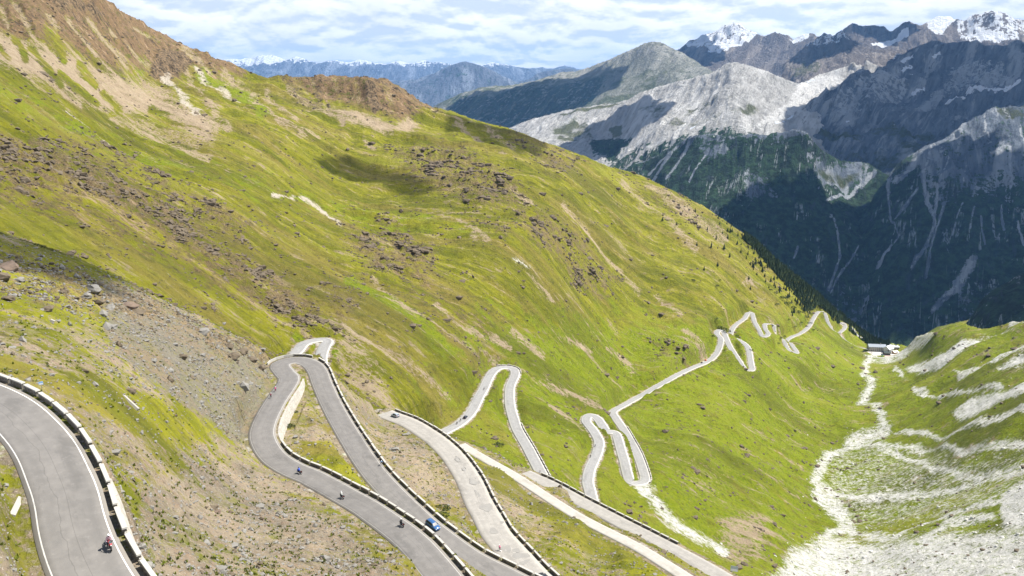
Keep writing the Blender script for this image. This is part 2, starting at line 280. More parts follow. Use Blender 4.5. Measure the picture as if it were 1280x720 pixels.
# foreground: grey debris below the crest, pinkish debris lower down, turf between
grey=poly_mask(Uw,Vw,[(120,345),(200,375),(335,440),(345,448),(340,480),(325,515),(318,545),(300,560),(250,525),(180,480),(130,420)],16)*isF
Ft=.66*isF+.0; Ft=mx(Ft,.95*poly_mask(Uw,Vw,[(230,575),(300,570),(350,600),(430,650),(520,730),(600,850),(180,850),(150,700),(170,620)],18)*isF)
Ft=mx(Ft,.8*poly_mask(Uw,Vw,[(415,465),(480,515),(540,560),(560,640),(530,620),(480,570),(440,510)],8)*isF); Ft=mx(Ft,.85*poly_mask(Uw,Vw,[(-50,400),(60,430),(130,480),(100,500),(0,450)],12)*isF)
Ft=Ft*(1-.55*poly_mask(Uw,Vw,[(-80,425),(30,450),(130,480),(200,500),(280,540),(230,560),(120,520),(60,485),(-80,450)],10))*(1-.7*poly_mask(Uw,Vw,[(-80,280),(60,312),(150,350),(140,400),(60,400),(-80,380)],16))
Ft=Ft*(1-.8*poly_mask(Uw,Vw,[(540,540),(620,575),(700,620),(850,700),(900,760),(760,700),(660,640),(600,590)],6)); Ft=Ft*(1-.75*poly_mask(Uw,Vw,[(370,560),(420,545),(440,570),(500,640),(450,610)],6))
fg_out=mx(.8*poly_mask(Uw,Vw,[(-50,300),(60,330),(190,370),(210,400),(120,400),(-50,360)],14),.7*poly_mask(Uw,Vw,[(200,380),(340,440),(345,460),(280,450)],8))*isF
# ---- relief
rel=np.zeros(X.shape)
fM=sst(RR,330,520)*isM
rib=fbm(T/150,S/520,4,3,.5,True); rib2=fbm(T/45,S/190,4,9,.55)
rel+=fM*(rib*13+rib2*5.5+fbm(X/70,Y/70,4,13,.55)*7)*np.clip((RR-300)/700,.2,1.3)
rel+=fM*(outc*(fbm(X/14,Y/14,4,20,.65,True)*5.5)+dark*fbm(X/24,Y/24,4,22,.6,True)*6+brown*sst(RR,800,1000)*(fbm(T/40,S/95,6,24,.62,True)*10))
rel+=isF*(fbm(X/22,Y/22,4,41,.5)*1.6+fbm(X/5,Y/5,4,42,.62)*.9+fg_out*fbm(X/7,Y/7,4,44,.65,True)*2.4)
rel+=isM*(fbm(X/38,Y/38,6,46,.62)*3.4+np.clip(fbm(T/24,S/70,4,47,.6,True),0,1)*2.6*fM)
wl=white*isM*sst(UU,1080,1180); rel+=wl*fbm(X/25,Y/25,5,48,.6,True)*1.6
fade=np.ones(X.shape)*sst(np.abs(UU-480)*0+RR,0,1)
rel*=1-.7*poly_mask(UU,VV,[(930,370),(1110,395),(1160,410),(1160,465),(1050,475),(930,485)],18)*isM
crestd=np.abs(VV-np.interp(UU,*np.array(SKY,float).T)); rel*=np.where(isM,.35+.65*sst(crestd,0,14),1)
crd=np.abs(VV-np.interp(UU,*np.array(CREST,float).T)); rel*=np.where(isF&(UU>340),.15+.85*sst(crd,2,25),1)
zt=zb+rel
# ---- roads: centre lines (picture bearings + distance give the true place), then levelled beds
def road3d(kind,pts):
    if kind=='F':
        P=np.array([ray(u,v)*(d/np.linalg.norm(ray(u,v))) for u,v,d in pts])
    else:
        p=np.array(pts,float); P=GM.P(p[:,0],p[:,1])
    P=resample(smooth_poly(P,1.0),2.0)
    k=np.ones(9)/9 if kind=='F' else np.ones(15)/15; h=len(k)//2
    for _ in range(2 if kind=='M' else 1): P[:,2]=np.convolve(np.pad(P[:,2],h,'edge'),k,'valid')
    return P
BACK=[(360,447),(371,441),(378,430),(386,425),(395,423),(404,423),(409,427),(405,434),(402,442),(401,450),(402,458)]
ARM4=[(540,552),(552,542),(570,533),(583,522),(592,510),(599,495),(605,485),(612,470),(620,461),(630,459),(641,462),(644,469),(638,482),(637,497),(638,508),(641,520),(646,535),(653,548),(660,560),(668,575),(676,590),(684,606)]
ARM5=[(743,640),(738,615),(735,600),(738,585),(746,568),(749,554),(744,540),(733,527),(736,522),(746,524),(758,533),(770,547),(779,570),(784,588),(789,601),(798,606),(806,602),(804,588),(796,567),(783,542),(770,522),(767,514),(785,504),(810,490),(840,472),(865,460),(888,450),(898,438),(901,425),(896,413),(903,414),(913,434),(924,450),(933,463),(940,464),(939,455),(936,438),(931,430),(919,422)]
ARM6=[(912,420),(917,409),(925,402),(931,398),(935,391),(940,392),(943,402),(950,414),(954,421),(960,419),(957,411),(956,405),(962,404),(967,407),(968,414),(978,427),(987,438),(996,441),(989,431),(983,426),(990,421),(998,418),(1006,413),(1012,407),(1018,396),(1024,389),(1030,391),(1035,402),(1041,411),(1050,419),(1060,428),(1070,433),(1082,436),(1096,438)]
ARM7=[(1049,416),(1056,410),(1055,405),(1051,403),(1056,403),(1064,410),(1071,419),(1079,425)]
BEDS=[('near',road3d('F',ROADS['near']),7.6,'asphalt'),('hair',road3d('F',ROADS['hair']),7.8,'asphalt2'),('third',road3d('F',ROADS['third']),8.8,'concrete'),('tracka',road3d('F',ROADS['tracka']),4.6,'track'),('trackb',road3d('F',ROADS['trackb']),7,'concrete'),
      ('back',road3d('M',BACK),7,'far'),('arm4',road3d('M',ARM4),7.5,'far'),('arm5',road3d('M',ARM5),7.5,'far'),('arm6',road3d('M',ARM6),6.5,'far'),('arm7',road3d('M',ARM7),6.5,'far')]
RB={b[0]:b[1] for b in BEDS}
allr=np.concatenate([np.c_[b[1],np.full(len(b[1]),i),np.arange(len(b[1]))] for i,b in enumerate(BEDS)])
kd=kdtree.KDTree(len(allr))
for i,p in enumerate(allr): kd.insert((p[0],p[1],0),i)
kd.balance()
cells=set()
for p in allr:
    a,b=int(p[0]//12),int(p[1]//12)
    for i in (-1,0,1):
        for j in (-1,0,1): cells.add((a+i)*100000+(b+j))
cell=(np.floor(X/12).astype(np.int64)*100000+np.floor(Y/12).astype(np.int64)); near=np.isin(cell,np.fromiter(cells,np.int64))
idx=np.argwhere(near); rdist=np.full(X.shape,99.,np.float32)
widths=np.array([b[2] for b in BEDS])
for (i,j) in idx:
    c,k,d=kd.find((X[i,j],Y[i,j],0)); q=allr[k]; bi=int(q[3]); P=BEDS[bi][1]; m=int(q[4])
    # distance to the segments on both sides
    best=1e9
    for n in (m-1,m):
        if 0<=n<len(P)-1:
            ax,ay=P[n,0],P[n,1]; bx,by=P[n+1,0]-ax,P[n+1,1]-ay; L=bx*bx+by*by+1e-9; t=min(max(((X[i,j]-ax)*bx+(Y[i,j]-ay)*by)/L,0),1)
            dd=math.hypot(X[i,j]-ax-t*bx,Y[i,j]-ay-t*by)
            if dd<best: best=dd; zr=P[n,2]+(P[n+1,2]-P[n,2])*t
    h=widths[bi]/2; far_=RR[i,j]>420
    flat=h+(1.2 if not far_ else 1.8); w=1-min(max((best-flat)/(3.2 if not far_ else 8),0),1); w=w*w*(3-2*w)
    drop=.06 if not far_ else .25
    zt[i,j]=zt[i,j]*(1-w)+(zr-drop)*w; rdist[i,j]=best-h
RETS=[('hair',(375,500),(352,572),(380,476),4.2,'bright white retaining wall under the inner curve of the big hairpin'),
      ('near',(140,600),(118,612),(190,725),3.0,'pale retaining wall below the blocks of the lower left bend'),
      ('near',(30,640),(36,590),(46,735),-2.2,'mortared stone bank wall on the inner side of the lower left bend'),
      ]
def _side(nm,u,v):
    P=RB[nm]; T_=np.gradient(P,axis=0); pu,pv=pix(P); k=int(np.argmin((pu-u)**2+(pv-v)**2)); t=T_[k]/np.linalg.norm(T_[k][:2]); Rt=np.array([t[1],-t[0],0]); a=pix(P[k]+Rt*3); b=pix(P[k]-Rt*3)
    return 1 if math.hypot(a[0]-u,a[1]-v)<math.hypot(b[0]-u,b[1]-v) else -1
for nm,pt,a,b,h,lab in RETS:
    if h<0: continue
    P=RB[nm]; w=dict((x[0],x[2]) for x in BEDS)[nm]; sd=_side(nm,*pt); T_=np.gradient(P,axis=0); T_[:,2]=0; T_/=np.linalg.norm(T_,axis=1,keepdims=True); Rt=np.stack([T_[:,1],-T_[:,0],T_[:,0]*0],1)
    pu,pv=pix(P+Rt*sd*w/2); ks=[int(np.argmin((pu-q[0])**2+(pv-q[1])**2)) for q in (a,b)]; k0,k1=min(ks),max(ks)
    for k in range(k0,k1):
        e=math.sin(math.pi*(k-k0+.5)/(k1-k0+1))**.35
        s_=(np.hypot(X-P[k,0],Y-P[k,1])<w/2+6); dx=X[s_]-P[k,0]; dy=Y[s_]-P[k,1]; lat=(dx*Rt[k,0]+dy*Rt[k,1])*sd; lon=np.abs(dx*T_[k,0]+dy*T_[k,1])
        tgt=P[k,2]-h*e*.92*sst(lat,w/2+.9,w/2+1.5); ok=(lon<1.6)&(lat>w/2+.9)&(lat<w/2+4.5); zz=zt[s_]; zz[ok]=np.minimum(zz[ok],tgt[ok]); zt[s_]=zz
RETS=[r for r in RETS if r[4]>0]
HOTEL=GM.P(1108.,440.); HOTEL=np.array([HOTEL[0],HOTEL[1],float(RB['arm6'][-1,2])+.5])
hd_=np.hypot(X-HOTEL[0],(Y-HOTEL[1])); hw=1-sst(hd_,38,70); zt=zt*(1-hw)+(HOTEL[2]-.2)*hw
# road shoulders are bare
sh=1-sst(rdist,.8,3.0+1.5*fbm(X/6,Y/6,2,8)); 
verge=np.where(isM,sh*.95,sh*.75)
near_white=(1-sst(rdist,.5,2.2))
white=mx(white,near_white*np.where(isM,.62,.35)); tan=mx(tan*isM,verge*isM*.8); Ft=mx(Ft,verge*isF)
grass_free=np.clip(mx(mx(white,tan),Ft),0,1)
terr=mesh_np('hillside',np.stack([X,Y,zt],-1).reshape(-1,3),quads(NA,NR)); tag(terr,kind='structure')
A=np.stack([brown,mx(tan,Ft*isF),white,grey],-1).reshape(-1,4); B=np.stack([lush,dark,mx(outc*isM,fg_out),isF.astype(float)],-1).reshape(-1,4)
colattr(terr,'cover_a',A); colattr(terr,'cover_b',B)
uv=np.stack([T,S,RR*0],-1).reshape(-1,3).astype(np.float32); colattr(terr,'cover_c',np.stack([pale,pale*0,pale*0],-1).reshape(-1,3))
at=terr.data.attributes.new('fall','FLOAT_VECTOR','POINT'); at.data.foreach_set('vector',uv.ravel())
def zat(x,y):
    """terrain height at a world point"""
    x=np.asarray(x,float); y=np.asarray(y,float)
    a=np.clip((np.arctan2(x,y)-azs[0])/(azs[1]-azs[0]),0,NA-1.001); b=np.clip((np.log(np.hypot(x,y))-math.log(52))/(math.log(rg[1]/rg[0])),0,NR-1.001)
    i=a.astype(int); j=b.astype(int); f=a-i; g=b-j
    return (zt[i,j]*(1-f)+zt[i+1,j]*f)*(1-g)+(zt[i,j+1]*(1-f)+zt[i+1,j+1]*f)*g
def look(u,v,r0=55,r1=2850):
    """first hit of the line of sight through a picture point with the terrain"""
    R=ray(u,v); h=math.hypot(R[0],R[1]); rr=np.exp(np.linspace(math.log(r0),math.log(r1),3000)); P=R[None]*(rr/h)[:,None]
    d=P[:,2]-zat(P[:,0],P[:,1]); k=np.argmax(d<0)
    if not (d<0).any(): return None
    t=d[k-1]/(d[k-1]-d[k]) if k else 0; return P[k-1]*(1-t)+P[k]*t if k else P[0]
# ---- ground material
def ground_material():
    m,t,b=bsdf('alpine_ground',.95); A=t.attr('cover_a'); B=t.attr('cover_b'); f=t.attr('fall').outputs['Vector']; p=t.pos()
    sa=t.sep(A.outputs['Color']); sb=t.sep(B.outputs['Color']); isf=B.outputs['Alpha']; gr=A.outputs['Alpha']
    st=t.mapping(f,(1,.26,1)); st2=t.mapping(f,(1,.5,1))
    nL=t.noise(st,.020,7,.66,.5); nM=t.noise(st,.07,8,.72,.6); nF=t.noise(st2,.22,8,.76,.4); nX=t.noise(p,.9,9,.78); nC=t.noise(p,.11,9,.76,.3)
    nP=t.noise(p,.045,7,.68); nS=t.noise(p,.35,7,.74)
    def th(mask,n,amp,lo,hi): return t.step(t.math('ADD',mask,t.math('MULTIPLY',t.math('SUBTRACT',n,.5),amp)),lo,hi)
    def avg(a,b_,k=.5): return t.math('ADD',t.math('MULTIPLY',a,k),t.math('MULTIPLY',b_,1-k))
    g=t.mix(t.step(nM,.36,.64),(.118,.130,.006),(.262,.252,.012)); g=t.mix(t.math('MULTIPLY',t.step(nL,.47,.60),.6),g,(.235,.175,.050))
    g=t.mix(th(sb[0],nP,2.6,.45,.95),g,t.mix(t.step(nS,.35,.65),(.125,.178,.004),(.250,.285,.008)))
    g=t.mix(t.math('MULTIPLY',t.step(nC,.50,.60),.55),g,(.085,.085,.012))
    g=t.mix(t.math('MULTIPLY',t.step(nS,.52,.66),.5),g,(.060,.062,.014)); g=t.mix(t.math('MULTIPLY',t.step(nX,.55,.68),.45),g,(.30,.27,.12))
    nD=t.noise(t.mapping(f,(1,.30,1)),.0105,4,.55,.6); g=t.mix(t.math('MULTIPLY',t.step(nD,.50,.66),.6),g,(.085,.092,.010)); g=t.mix(t.math('MULTIPLY',t.math('SUBTRACT',1,t.step(nD,.34,.46)),.4),g,(.27,.27,.03))
    earth=t.mix(t.step(avg(nF,nX),.38,.62),(.33,.215,.115),(.085,.058,.032)); earth=t.mix(t.math('MULTIPLY',t.step(nC,.52,.6),.7),earth,(.105,.105,.022)); earth=t.mix(t.math('MULTIPLY',t.step(nS,.56,.64),.8),earth,(.045,.036,.027))
    tanm=t.mix(t.step(avg(nS,nC),.35,.65),(.46,.37,.25),(.30,.225,.145)); tanm=t.mix(t.math('MULTIPLY',t.step(nX,.5,.68),.7),tanm,(.16,.125,.09))
    tanf=t.mix(t.step(nP,.36,.64),(.30,.245,.17),(.175,.148,.108)); tanf=t.mix(t.math('MULTIPLY',t.step(nS,.45,.65),.5),tanf,(.30,.195,.125)); tanf=t.mix(t.step(nX,.50,.66),tanf,(.10,.082,.06)); tanf=t.mix(t.math('MULTIPLY',t.step(t.noise(p,2.4,6,.7),.56,.68),.8),tanf,(.52,.48,.42))
    tanf=t.mix(t.math('MULTIPLY',t.step(avg(nC,nS,.6),.53,.60),.8),tanf,(.16,.17,.03))
    tanc=t.mix(isf,tanm,tanf)
    n2=avg(nM,nS,.6)
    str_=t.step(avg(nM,avg(nF,nC),.5),.53,.60)
    c=t.mix(t.math('MULTIPLY',str_,.8),g,t.mix(t.math('MULTIPLY',isf,.3),tanc,g))
    earth=t.mix(t.math('MULTIPLY',t.step(avg(nM,nF),.52,.60),.8),earth,(.40,.285,.175)); earth=t.mix(t.math('MULTIPLY',t.step(avg(nL,nC),.54,.60),.7),earth,(.12,.13,.02)); earth=t.mix(t.math('MULTIPLY',t.step(t.noise(st2,.09,9,.8,.5),.55,.60),.85),earth,(.055,.040,.028))
    c=t.mix(th(sa[0],avg(nF,nC),3.2,.42,.85),c,earth)
    c=t.mix(th(sa[1],avg(nM,nS,.45),4.2,.45,.85),c,tanc)
    pl=t.sep(t.attr('cover_c').outputs['Color'])[0]; c=t.mix(th(pl,avg(nM,nS,.5),3.6,.42,.9),c,t.mix(t.step(nX,.4,.6),(.58,.52,.42),(.38,.33,.26)))
    greyc=t.mix(nS,(.235,.215,.16),(.125,.115,.088)); greyc=t.mix(t.math('MULTIPLY',t.step(nC,.5,.6),.8),greyc,(.19,.165,.06)); greyc=t.mix(t.math('MULTIPLY',t.step(avg(nP,nS),.5,.58),.75),greyc,(.24,.175,.115)); greyc=t.mix(t.step(nX,.5,.64),greyc,(.07,.066,.055)); c=t.mix(t.math('MULTIPLY',th(gr,avg(nP,nS),3.2,.42,.85),.85),c,greyc)
    whc=t.mix(nX,(.74,.73,.70),(.56,.545,.51)); whc=t.mix(t.math('MULTIPLY',t.step(nS,.56,.68),.6),whc,(.32,.33,.16)); c=t.mix(th(sa[2],avg(nF,nS,.5),3.9,.38,1.05),c,whc)
    ko=sb[2]; kk=t.step(t.math('ADD',avg(nS,nC),t.math('MULTIPLY',ko,.16)),.50,.62); kk=t.math('MULTIPLY',kk,t.step(ko,.05,.6)); c=t.mix(t.math('MULTIPLY',t.math('MULTIPLY',kk,t.step(nC,.42,.58)),.8),c,t.mix(t.step(nX,.4,.6),(.30,.215,.12),(.07,.052,.032)))
    c=t.mix(th(sb[1],avg(nF,nX),3.0,.42,.8),c,t.mix(t.step(avg(nF,nS),.42,.58),(.27,.19,.11),(.045,.036,.024)))
    sp=t.step(t.noise(p,.16,8,.8),.585,.65); c=t.mix(t.math('MULTIPLY',sp,.6),c,(.055,.048,.022))
    pk=t.math('MULTIPLY',t.step(t.noise(t.mapping(p,(1,1,1),(.3,.2,.5)),.3,9,.8),.60,.66),t.math('SUBTRACT',1,t.math('MULTIPLY',isf,.6))); c=t.mix(t.math('MULTIPLY',pk,.7),c,(.42,.38,.29))
    dk=t.math('MULTIPLY',t.step(t.noise(t.mapping(st2,(1,1,1),(.1,.4,.2)),.30,9,.8,.3),.575,.63),t.math('ADD',.25,t.math('MULTIPLY',t.step(nL,.42,.6),.75))); c=t.mix(t.math('MULTIPLY',dk,.75),c,(.06,.047,.022))
    t.put(b.inputs[0],c)
    bm=t.new('ShaderNodeBump'); bm.inputs['Strength'].default_value=.9; bm.inputs['Distance'].default_value=1.3
    t.put(bm.inputs['Height'],t.math('ADD',t.math('ADD',t.math('MULTIPLY',nS,1.1),t.math('MULTIPLY',nX,.4)),t.math('MULTIPLY',t.math('ADD',t.math('MULTIPLY',nC,5.5),t.math('MULTIPLY',nF,2.5)),t.math('SUBTRACT',1,t.math('MULTIPLY',isf,.9))))); t.put(b.inputs['Normal'],bm.outputs[0])
    return m
GROUND=ground_material(); terr.data.materials.append(GROUND)
# ---------------------------------------------------------------- far mountains
def far_material(name,rock,rock2,light,green=(.10,.12,.035),sc=1.0,snowc=(.85,.88,.92),forestc=(.013,.027,.011)):
    m,t,b=bsdf(name,.95); A=t.attr('cover_a'); s=t.sep(A.outputs['Color']); gr=A.outputs['Alpha']; p=t.pos(); f=t.attr('fall').outputs['Vector']
    st=t.mapping(f,(1,.16,1))
    a=t.noise(st,.010*sc,7,.66,.4); c_=t.noise(st,.034*sc,7,.7,.3); d=t.noise(p,.03*sc,8,.72); e=t.noise(p,.006*sc,6,.6)
    def k(x,n,amp=2.0,lo=.36,hi=.62): return t.step(t.math('ADD',x,t.math('MULTIPLY',t.math('SUBTRACT',n,.5),amp)),lo,hi)
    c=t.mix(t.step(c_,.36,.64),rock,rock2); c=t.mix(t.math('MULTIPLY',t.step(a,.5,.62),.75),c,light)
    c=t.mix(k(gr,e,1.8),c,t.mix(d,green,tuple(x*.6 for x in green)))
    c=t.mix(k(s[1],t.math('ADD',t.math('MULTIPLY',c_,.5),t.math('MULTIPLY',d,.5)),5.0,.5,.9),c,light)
    fo=k(s[0],t.math('ADD',t.math('MULTIPLY',d,.6),t.math('MULTIPLY',c_,.4)),2.6,.40,.52)
    c=t.mix(fo,c,t.mix(t.step(d,.42,.6),forestc,tuple(x*3 for x in forestc)))
    c=t.mix(k(s[2],t.math('ADD',t.math('MULTIPLY',c_,.5),t.math('MULTIPLY',d,.5)),3.4,.42,.52),c,snowc)
    vn=t.noise(t.mapping(f,(1,.10,1),(0,0,.12)),.016*sc,7,.62,.8); vein=t.math('MULTIPLY',t.math('SUBTRACT',1,t.step(t.math('ABSOLUTE',t.math('SUBTRACT',vn,.5)),.004,.022)),t.step(e,.50,.60)); vein=t.math('MULTIPLY',vein,t.step(d,.42,.5))
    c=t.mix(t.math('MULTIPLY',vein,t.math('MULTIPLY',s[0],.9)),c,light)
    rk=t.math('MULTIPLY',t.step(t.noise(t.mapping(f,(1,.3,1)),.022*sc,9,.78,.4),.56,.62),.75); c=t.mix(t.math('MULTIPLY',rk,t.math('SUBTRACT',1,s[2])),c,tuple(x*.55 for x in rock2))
    t.put(b.inputs[0],c); bm=t.new('ShaderNodeBump'); bm.inputs['Strength'].default_value=1; bm.inputs['Distance'].default_value=60/sc
    t.put(bm.inputs['Height'],t.math('ADD',d,t.math('MULTIPLY',c_,.9))); t.put(b.inputs['Normal'],bm.outputs[0]); return m
FAR={}
def far(name,crest,ctrl,bottom,nr,amp,lam,paint,mat,step=.072,back=.55,seed=1,fall=None,keep=.25,ridge=True,taper=9):
    cr=np.array([(c[0],c[1]) for c in crest],float); g=TPS([tuple(c) for c in crest]+ctrl,1e-4); u0,u1=cr[0,0],cr[-1,0]
    G=Grid(g,u0-60,u1+60,cr[:,1].min()-40,bottom+60,6,3); FAR[name]=G
    a0=math.atan2((u0-640)/FPX,CP+SP*(-(300-360)/FPX)); a1=math.atan2((u1-640)/FPX,CP+SP*.1); az=np.arange(a0,a1,math.radians(step))
    uu=np.linspace(u0,u1,60); P1=G.P(uu,np.interp(uu,cr[:,0],cr[:,1])); P0=G.P(uu,np.full(60,float(bottom))); r0=np.hypot(P0[:,0],P0[:,1]).min()*.96; r1=np.hypot(P1[:,0],P1[:,1]).max()*1.12
    rg_=np.exp(np.linspace(math.log(r0),math.log(r1),nr)); z,sd=solve([(G,cr)],az,rg_,bottom+40,cr[:,1].min()-30,1.0,back)
    X=np.sin(az)[:,None]*rg_; Y=np.cos(az)[:,None]*rg_; u,v=pix(np.stack([X,Y,z],-1))
    cd=np.abs(v-np.interp(u,cr[:,0],cr[:,1])); tp=keep+(1-keep)*sst(cd,0,taper)
    fa=math.radians(fall if fall is not None else 180+math.degrees((a0+a1)/2)); T=X*math.cos(fa)-Y*math.sin(fa); S=X*math.sin(fa)+Y*math.cos(fa)
    wx=fbm(X/lam,Y/lam,3,seed+50)*lam*.35
    n=fbm((T+wx)/lam,S/(lam*2.2),6,seed,.55,ridge)+.4*fbm((T+wx)/lam*3.0,S/lam*.8,6,seed+9,.6,True)
    z=z+n*amp*tp
    wu=fbm(X/lam*1.2,Y/lam*1.2,4,seed+20); wv=fbm(X/lam*1.2,Y/lam*1.2,4,seed+21)
    o=mesh_np(name,np.stack([X,Y,z],-1).reshape(-1,3),quads(len(az),nr),[mat]); tag(o,kind='structure')
    colattr(o,'cover_a',np.stack(paint(u+wu*9,v+wv*7,u+wu*5,v+wv*4),-1).reshape(-1,4))
    at=o.data.attributes.new('fall','FLOAT_VECTOR','POINT'); at.data.foreach_set('vector',np.stack([T,S,S*0],-1).reshape(-1,3).astype(np.float32).ravel())
    return o
Z0=lambda u:np.zeros(u.shape,np.float32)
def strokes(u,v,L,soft=1.6):
    m=Z0(u)
    for p,w in L: m=mx(m,.72*line_mask(u,v,p,w*.35,None,soft+w*.8))
    return m
M_DARK=far_material('shade_tinted_limestone',(.19,.22,.26),(.085,.105,.135),(.46,.485,.51),(.09,.105,.04))  # dark blue tint puts the cloud shade into the rock colour
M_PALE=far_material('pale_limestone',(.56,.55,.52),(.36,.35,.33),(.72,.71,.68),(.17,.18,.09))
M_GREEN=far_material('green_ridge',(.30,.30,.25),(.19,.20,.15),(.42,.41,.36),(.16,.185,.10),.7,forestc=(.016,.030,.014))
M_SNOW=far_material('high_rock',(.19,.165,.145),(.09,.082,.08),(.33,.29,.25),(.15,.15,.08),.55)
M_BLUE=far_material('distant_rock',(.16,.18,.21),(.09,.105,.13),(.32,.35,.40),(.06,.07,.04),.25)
# dark wooded shoulder at the lower right
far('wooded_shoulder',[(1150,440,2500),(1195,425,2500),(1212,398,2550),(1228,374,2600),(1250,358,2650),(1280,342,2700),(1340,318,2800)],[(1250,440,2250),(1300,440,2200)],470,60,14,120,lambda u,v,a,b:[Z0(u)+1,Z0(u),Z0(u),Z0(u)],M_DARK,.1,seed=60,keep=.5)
# wooded lower mountain with knoll
def pK(u,v,a,b):
    fo=.95*sst(v,150,215)*(1-.0*u); lt=strokes(a,b,[([(845,188),(835,205),(818,230)],2.2),([(868,172),(858,195),(845,218),(832,236)],3),([(885,200),(872,222),(862,240)],1.5),([(820,190),(790,212),(770,235)],3),([(840,195),(812,222)],2),([(760,200),(790,180)],4),([(1042,290),(1048,330),(1042,352),(1034,370)],2),([(1070,320),(1052,345),(1038,372)],1.6),([(1095,380),(1082,390),(1078,405)],3),([(1100,388),(1112,404),(1122,412)],2.5),([(1090,225),(1060,250),(1035,262)],4),([(1215,345),(1195,372),(1165,398),(1130,412)],9),([(1185,395),(1160,408),(1120,412)],7),([(995,315),(990,330)],2)])
    fo=fo*(1-.6*mx(poly_mask(u,v,[(925,222),(960,225),(975,250),(940,262),(925,245)],16),poly_mask(u,v,[(875,195),(905,190),(910,205),(885,215)],5)))*(1-.5*sst(v,330,420)); fo=fo*(1-.7*poly_mask(u,v,[(1010,208),(1075,200),(1095,222),(1060,250),(1025,245)],14)); gr=.6*poly_mask(u,v,[(1020,222),(1085,210),(1075,232),(1040,248)],12)
    return [fo*(1-lt),lt,Z0(u),gr]
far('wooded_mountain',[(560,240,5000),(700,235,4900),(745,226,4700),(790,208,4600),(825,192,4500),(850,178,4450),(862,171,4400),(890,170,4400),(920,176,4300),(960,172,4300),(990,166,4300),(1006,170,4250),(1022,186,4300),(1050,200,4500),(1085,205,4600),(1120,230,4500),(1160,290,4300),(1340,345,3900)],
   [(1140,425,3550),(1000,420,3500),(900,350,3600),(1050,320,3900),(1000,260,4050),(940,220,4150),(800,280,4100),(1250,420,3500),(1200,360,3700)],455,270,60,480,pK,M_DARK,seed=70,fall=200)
def pA(u,v,a,b):
    lt=strokes(a,b,[([(1122,192),(1114,215),(1110,245),(1113,283),(1122,305),(1106,333),(1094,354)],2.2),([(1118,282),(1135,262),(1145,250)],1.8),([(1165,188),(1152,235),(1156,262),(1167,290),(1158,318),(1137,350)],2.6),([(1178,265),(1168,300),(1155,356)],2),([(1182,215),(1170,250),(1165,285)],1.6),([(1200,270),(1188,310)],1.6),([(1225,290),(1230,320)],1.4),([(1250,275),(1255,300)],1.5),([(1272,290),(1278,320)],1.5),([(1150,205),(1135,225),(1118,240)],5),([(1160,185),(1175,205)],5),([(1240,140),(1225,165),(1235,195)],4),([(1255,150),(1270,175),(1280,195)],4),([(1205,215),(1200,245)],2),([(1215,345),(1195,372),(1165,398)],8),([(1260,200),(1262,250)],1.6),([(1215,280),(1210,310)],1.2)])
    fo=.30+.55*sst(v,215,300); fo=fo+.3*poly_mask(u,v,[(1110,215),(1130,200),(1150,230),(1150,330),(1090,340),(1085,280)],8); gr=.8*line_mask(a,b,[(1160,188),(1200,166),(1237,144),(1262,138)],2.5); gr=mx(gr,.5*poly_mask(u,v,[(1235,142),(1300,135),(1300,160),(1250,165)],5))
    return [np.clip(fo,0,1)*(1-lt),lt,Z0(u),gr]
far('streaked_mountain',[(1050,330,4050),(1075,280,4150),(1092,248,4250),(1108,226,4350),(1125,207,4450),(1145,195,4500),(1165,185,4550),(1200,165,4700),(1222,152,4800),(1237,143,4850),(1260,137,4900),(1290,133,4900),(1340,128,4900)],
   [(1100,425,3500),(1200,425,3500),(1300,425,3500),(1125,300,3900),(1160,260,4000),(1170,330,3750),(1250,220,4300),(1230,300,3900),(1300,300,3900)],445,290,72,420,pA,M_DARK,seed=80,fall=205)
def pC(u,v,a,b):
    sn=strokes(a,b,[([(1180,148),(1200,144)],3.6),([(1206,137),(1230,128),(1262,119)],4.2),([(1125,92),(1138,84)],4),([(1127,102),(1136,96)],4),([(1141,130),(1153,125)],3.6),([(1255,125),(1275,112)],3),([(1165,90),(1172,86)],2.5),([(1115,88),(1128,80)],1.4),([(1058,169),(1060,169)],2),([(1134,112),(1137,110)],1.2)],.9)
    lt=.75*mx(poly_mask(u,v,[(1095,90),(1120,100),(1140,130),(1120,145),(1080,150),(1060,165),(1030,168),(1050,140)],9),poly_mask(u,v,[(1190,100),(1250,95),(1290,110),(1240,125),(1190,135),(1160,140)],9)); gr=.45*sst(v,160,190)
    return [.25*sst(v,170,215),lt,sn,gr]
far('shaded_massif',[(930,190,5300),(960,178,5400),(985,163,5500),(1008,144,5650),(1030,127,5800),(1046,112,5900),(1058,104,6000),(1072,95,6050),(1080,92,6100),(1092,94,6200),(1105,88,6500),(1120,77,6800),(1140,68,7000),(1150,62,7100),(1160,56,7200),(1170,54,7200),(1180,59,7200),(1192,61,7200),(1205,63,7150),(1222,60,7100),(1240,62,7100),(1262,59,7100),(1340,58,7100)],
   [(960,230,4800),(1000,220,4850),(1100,215,4900),(1180,190,5200),(1250,150,5700),(1300,150,5600),(1060,150,5500),(1120,140,5900),(1170,110,6500),(1200,100,6700),(1130,180,5300),(1230,110,6500)],240,280,115,560,pC,M_DARK,seed=90,fall=215,keep=.3)
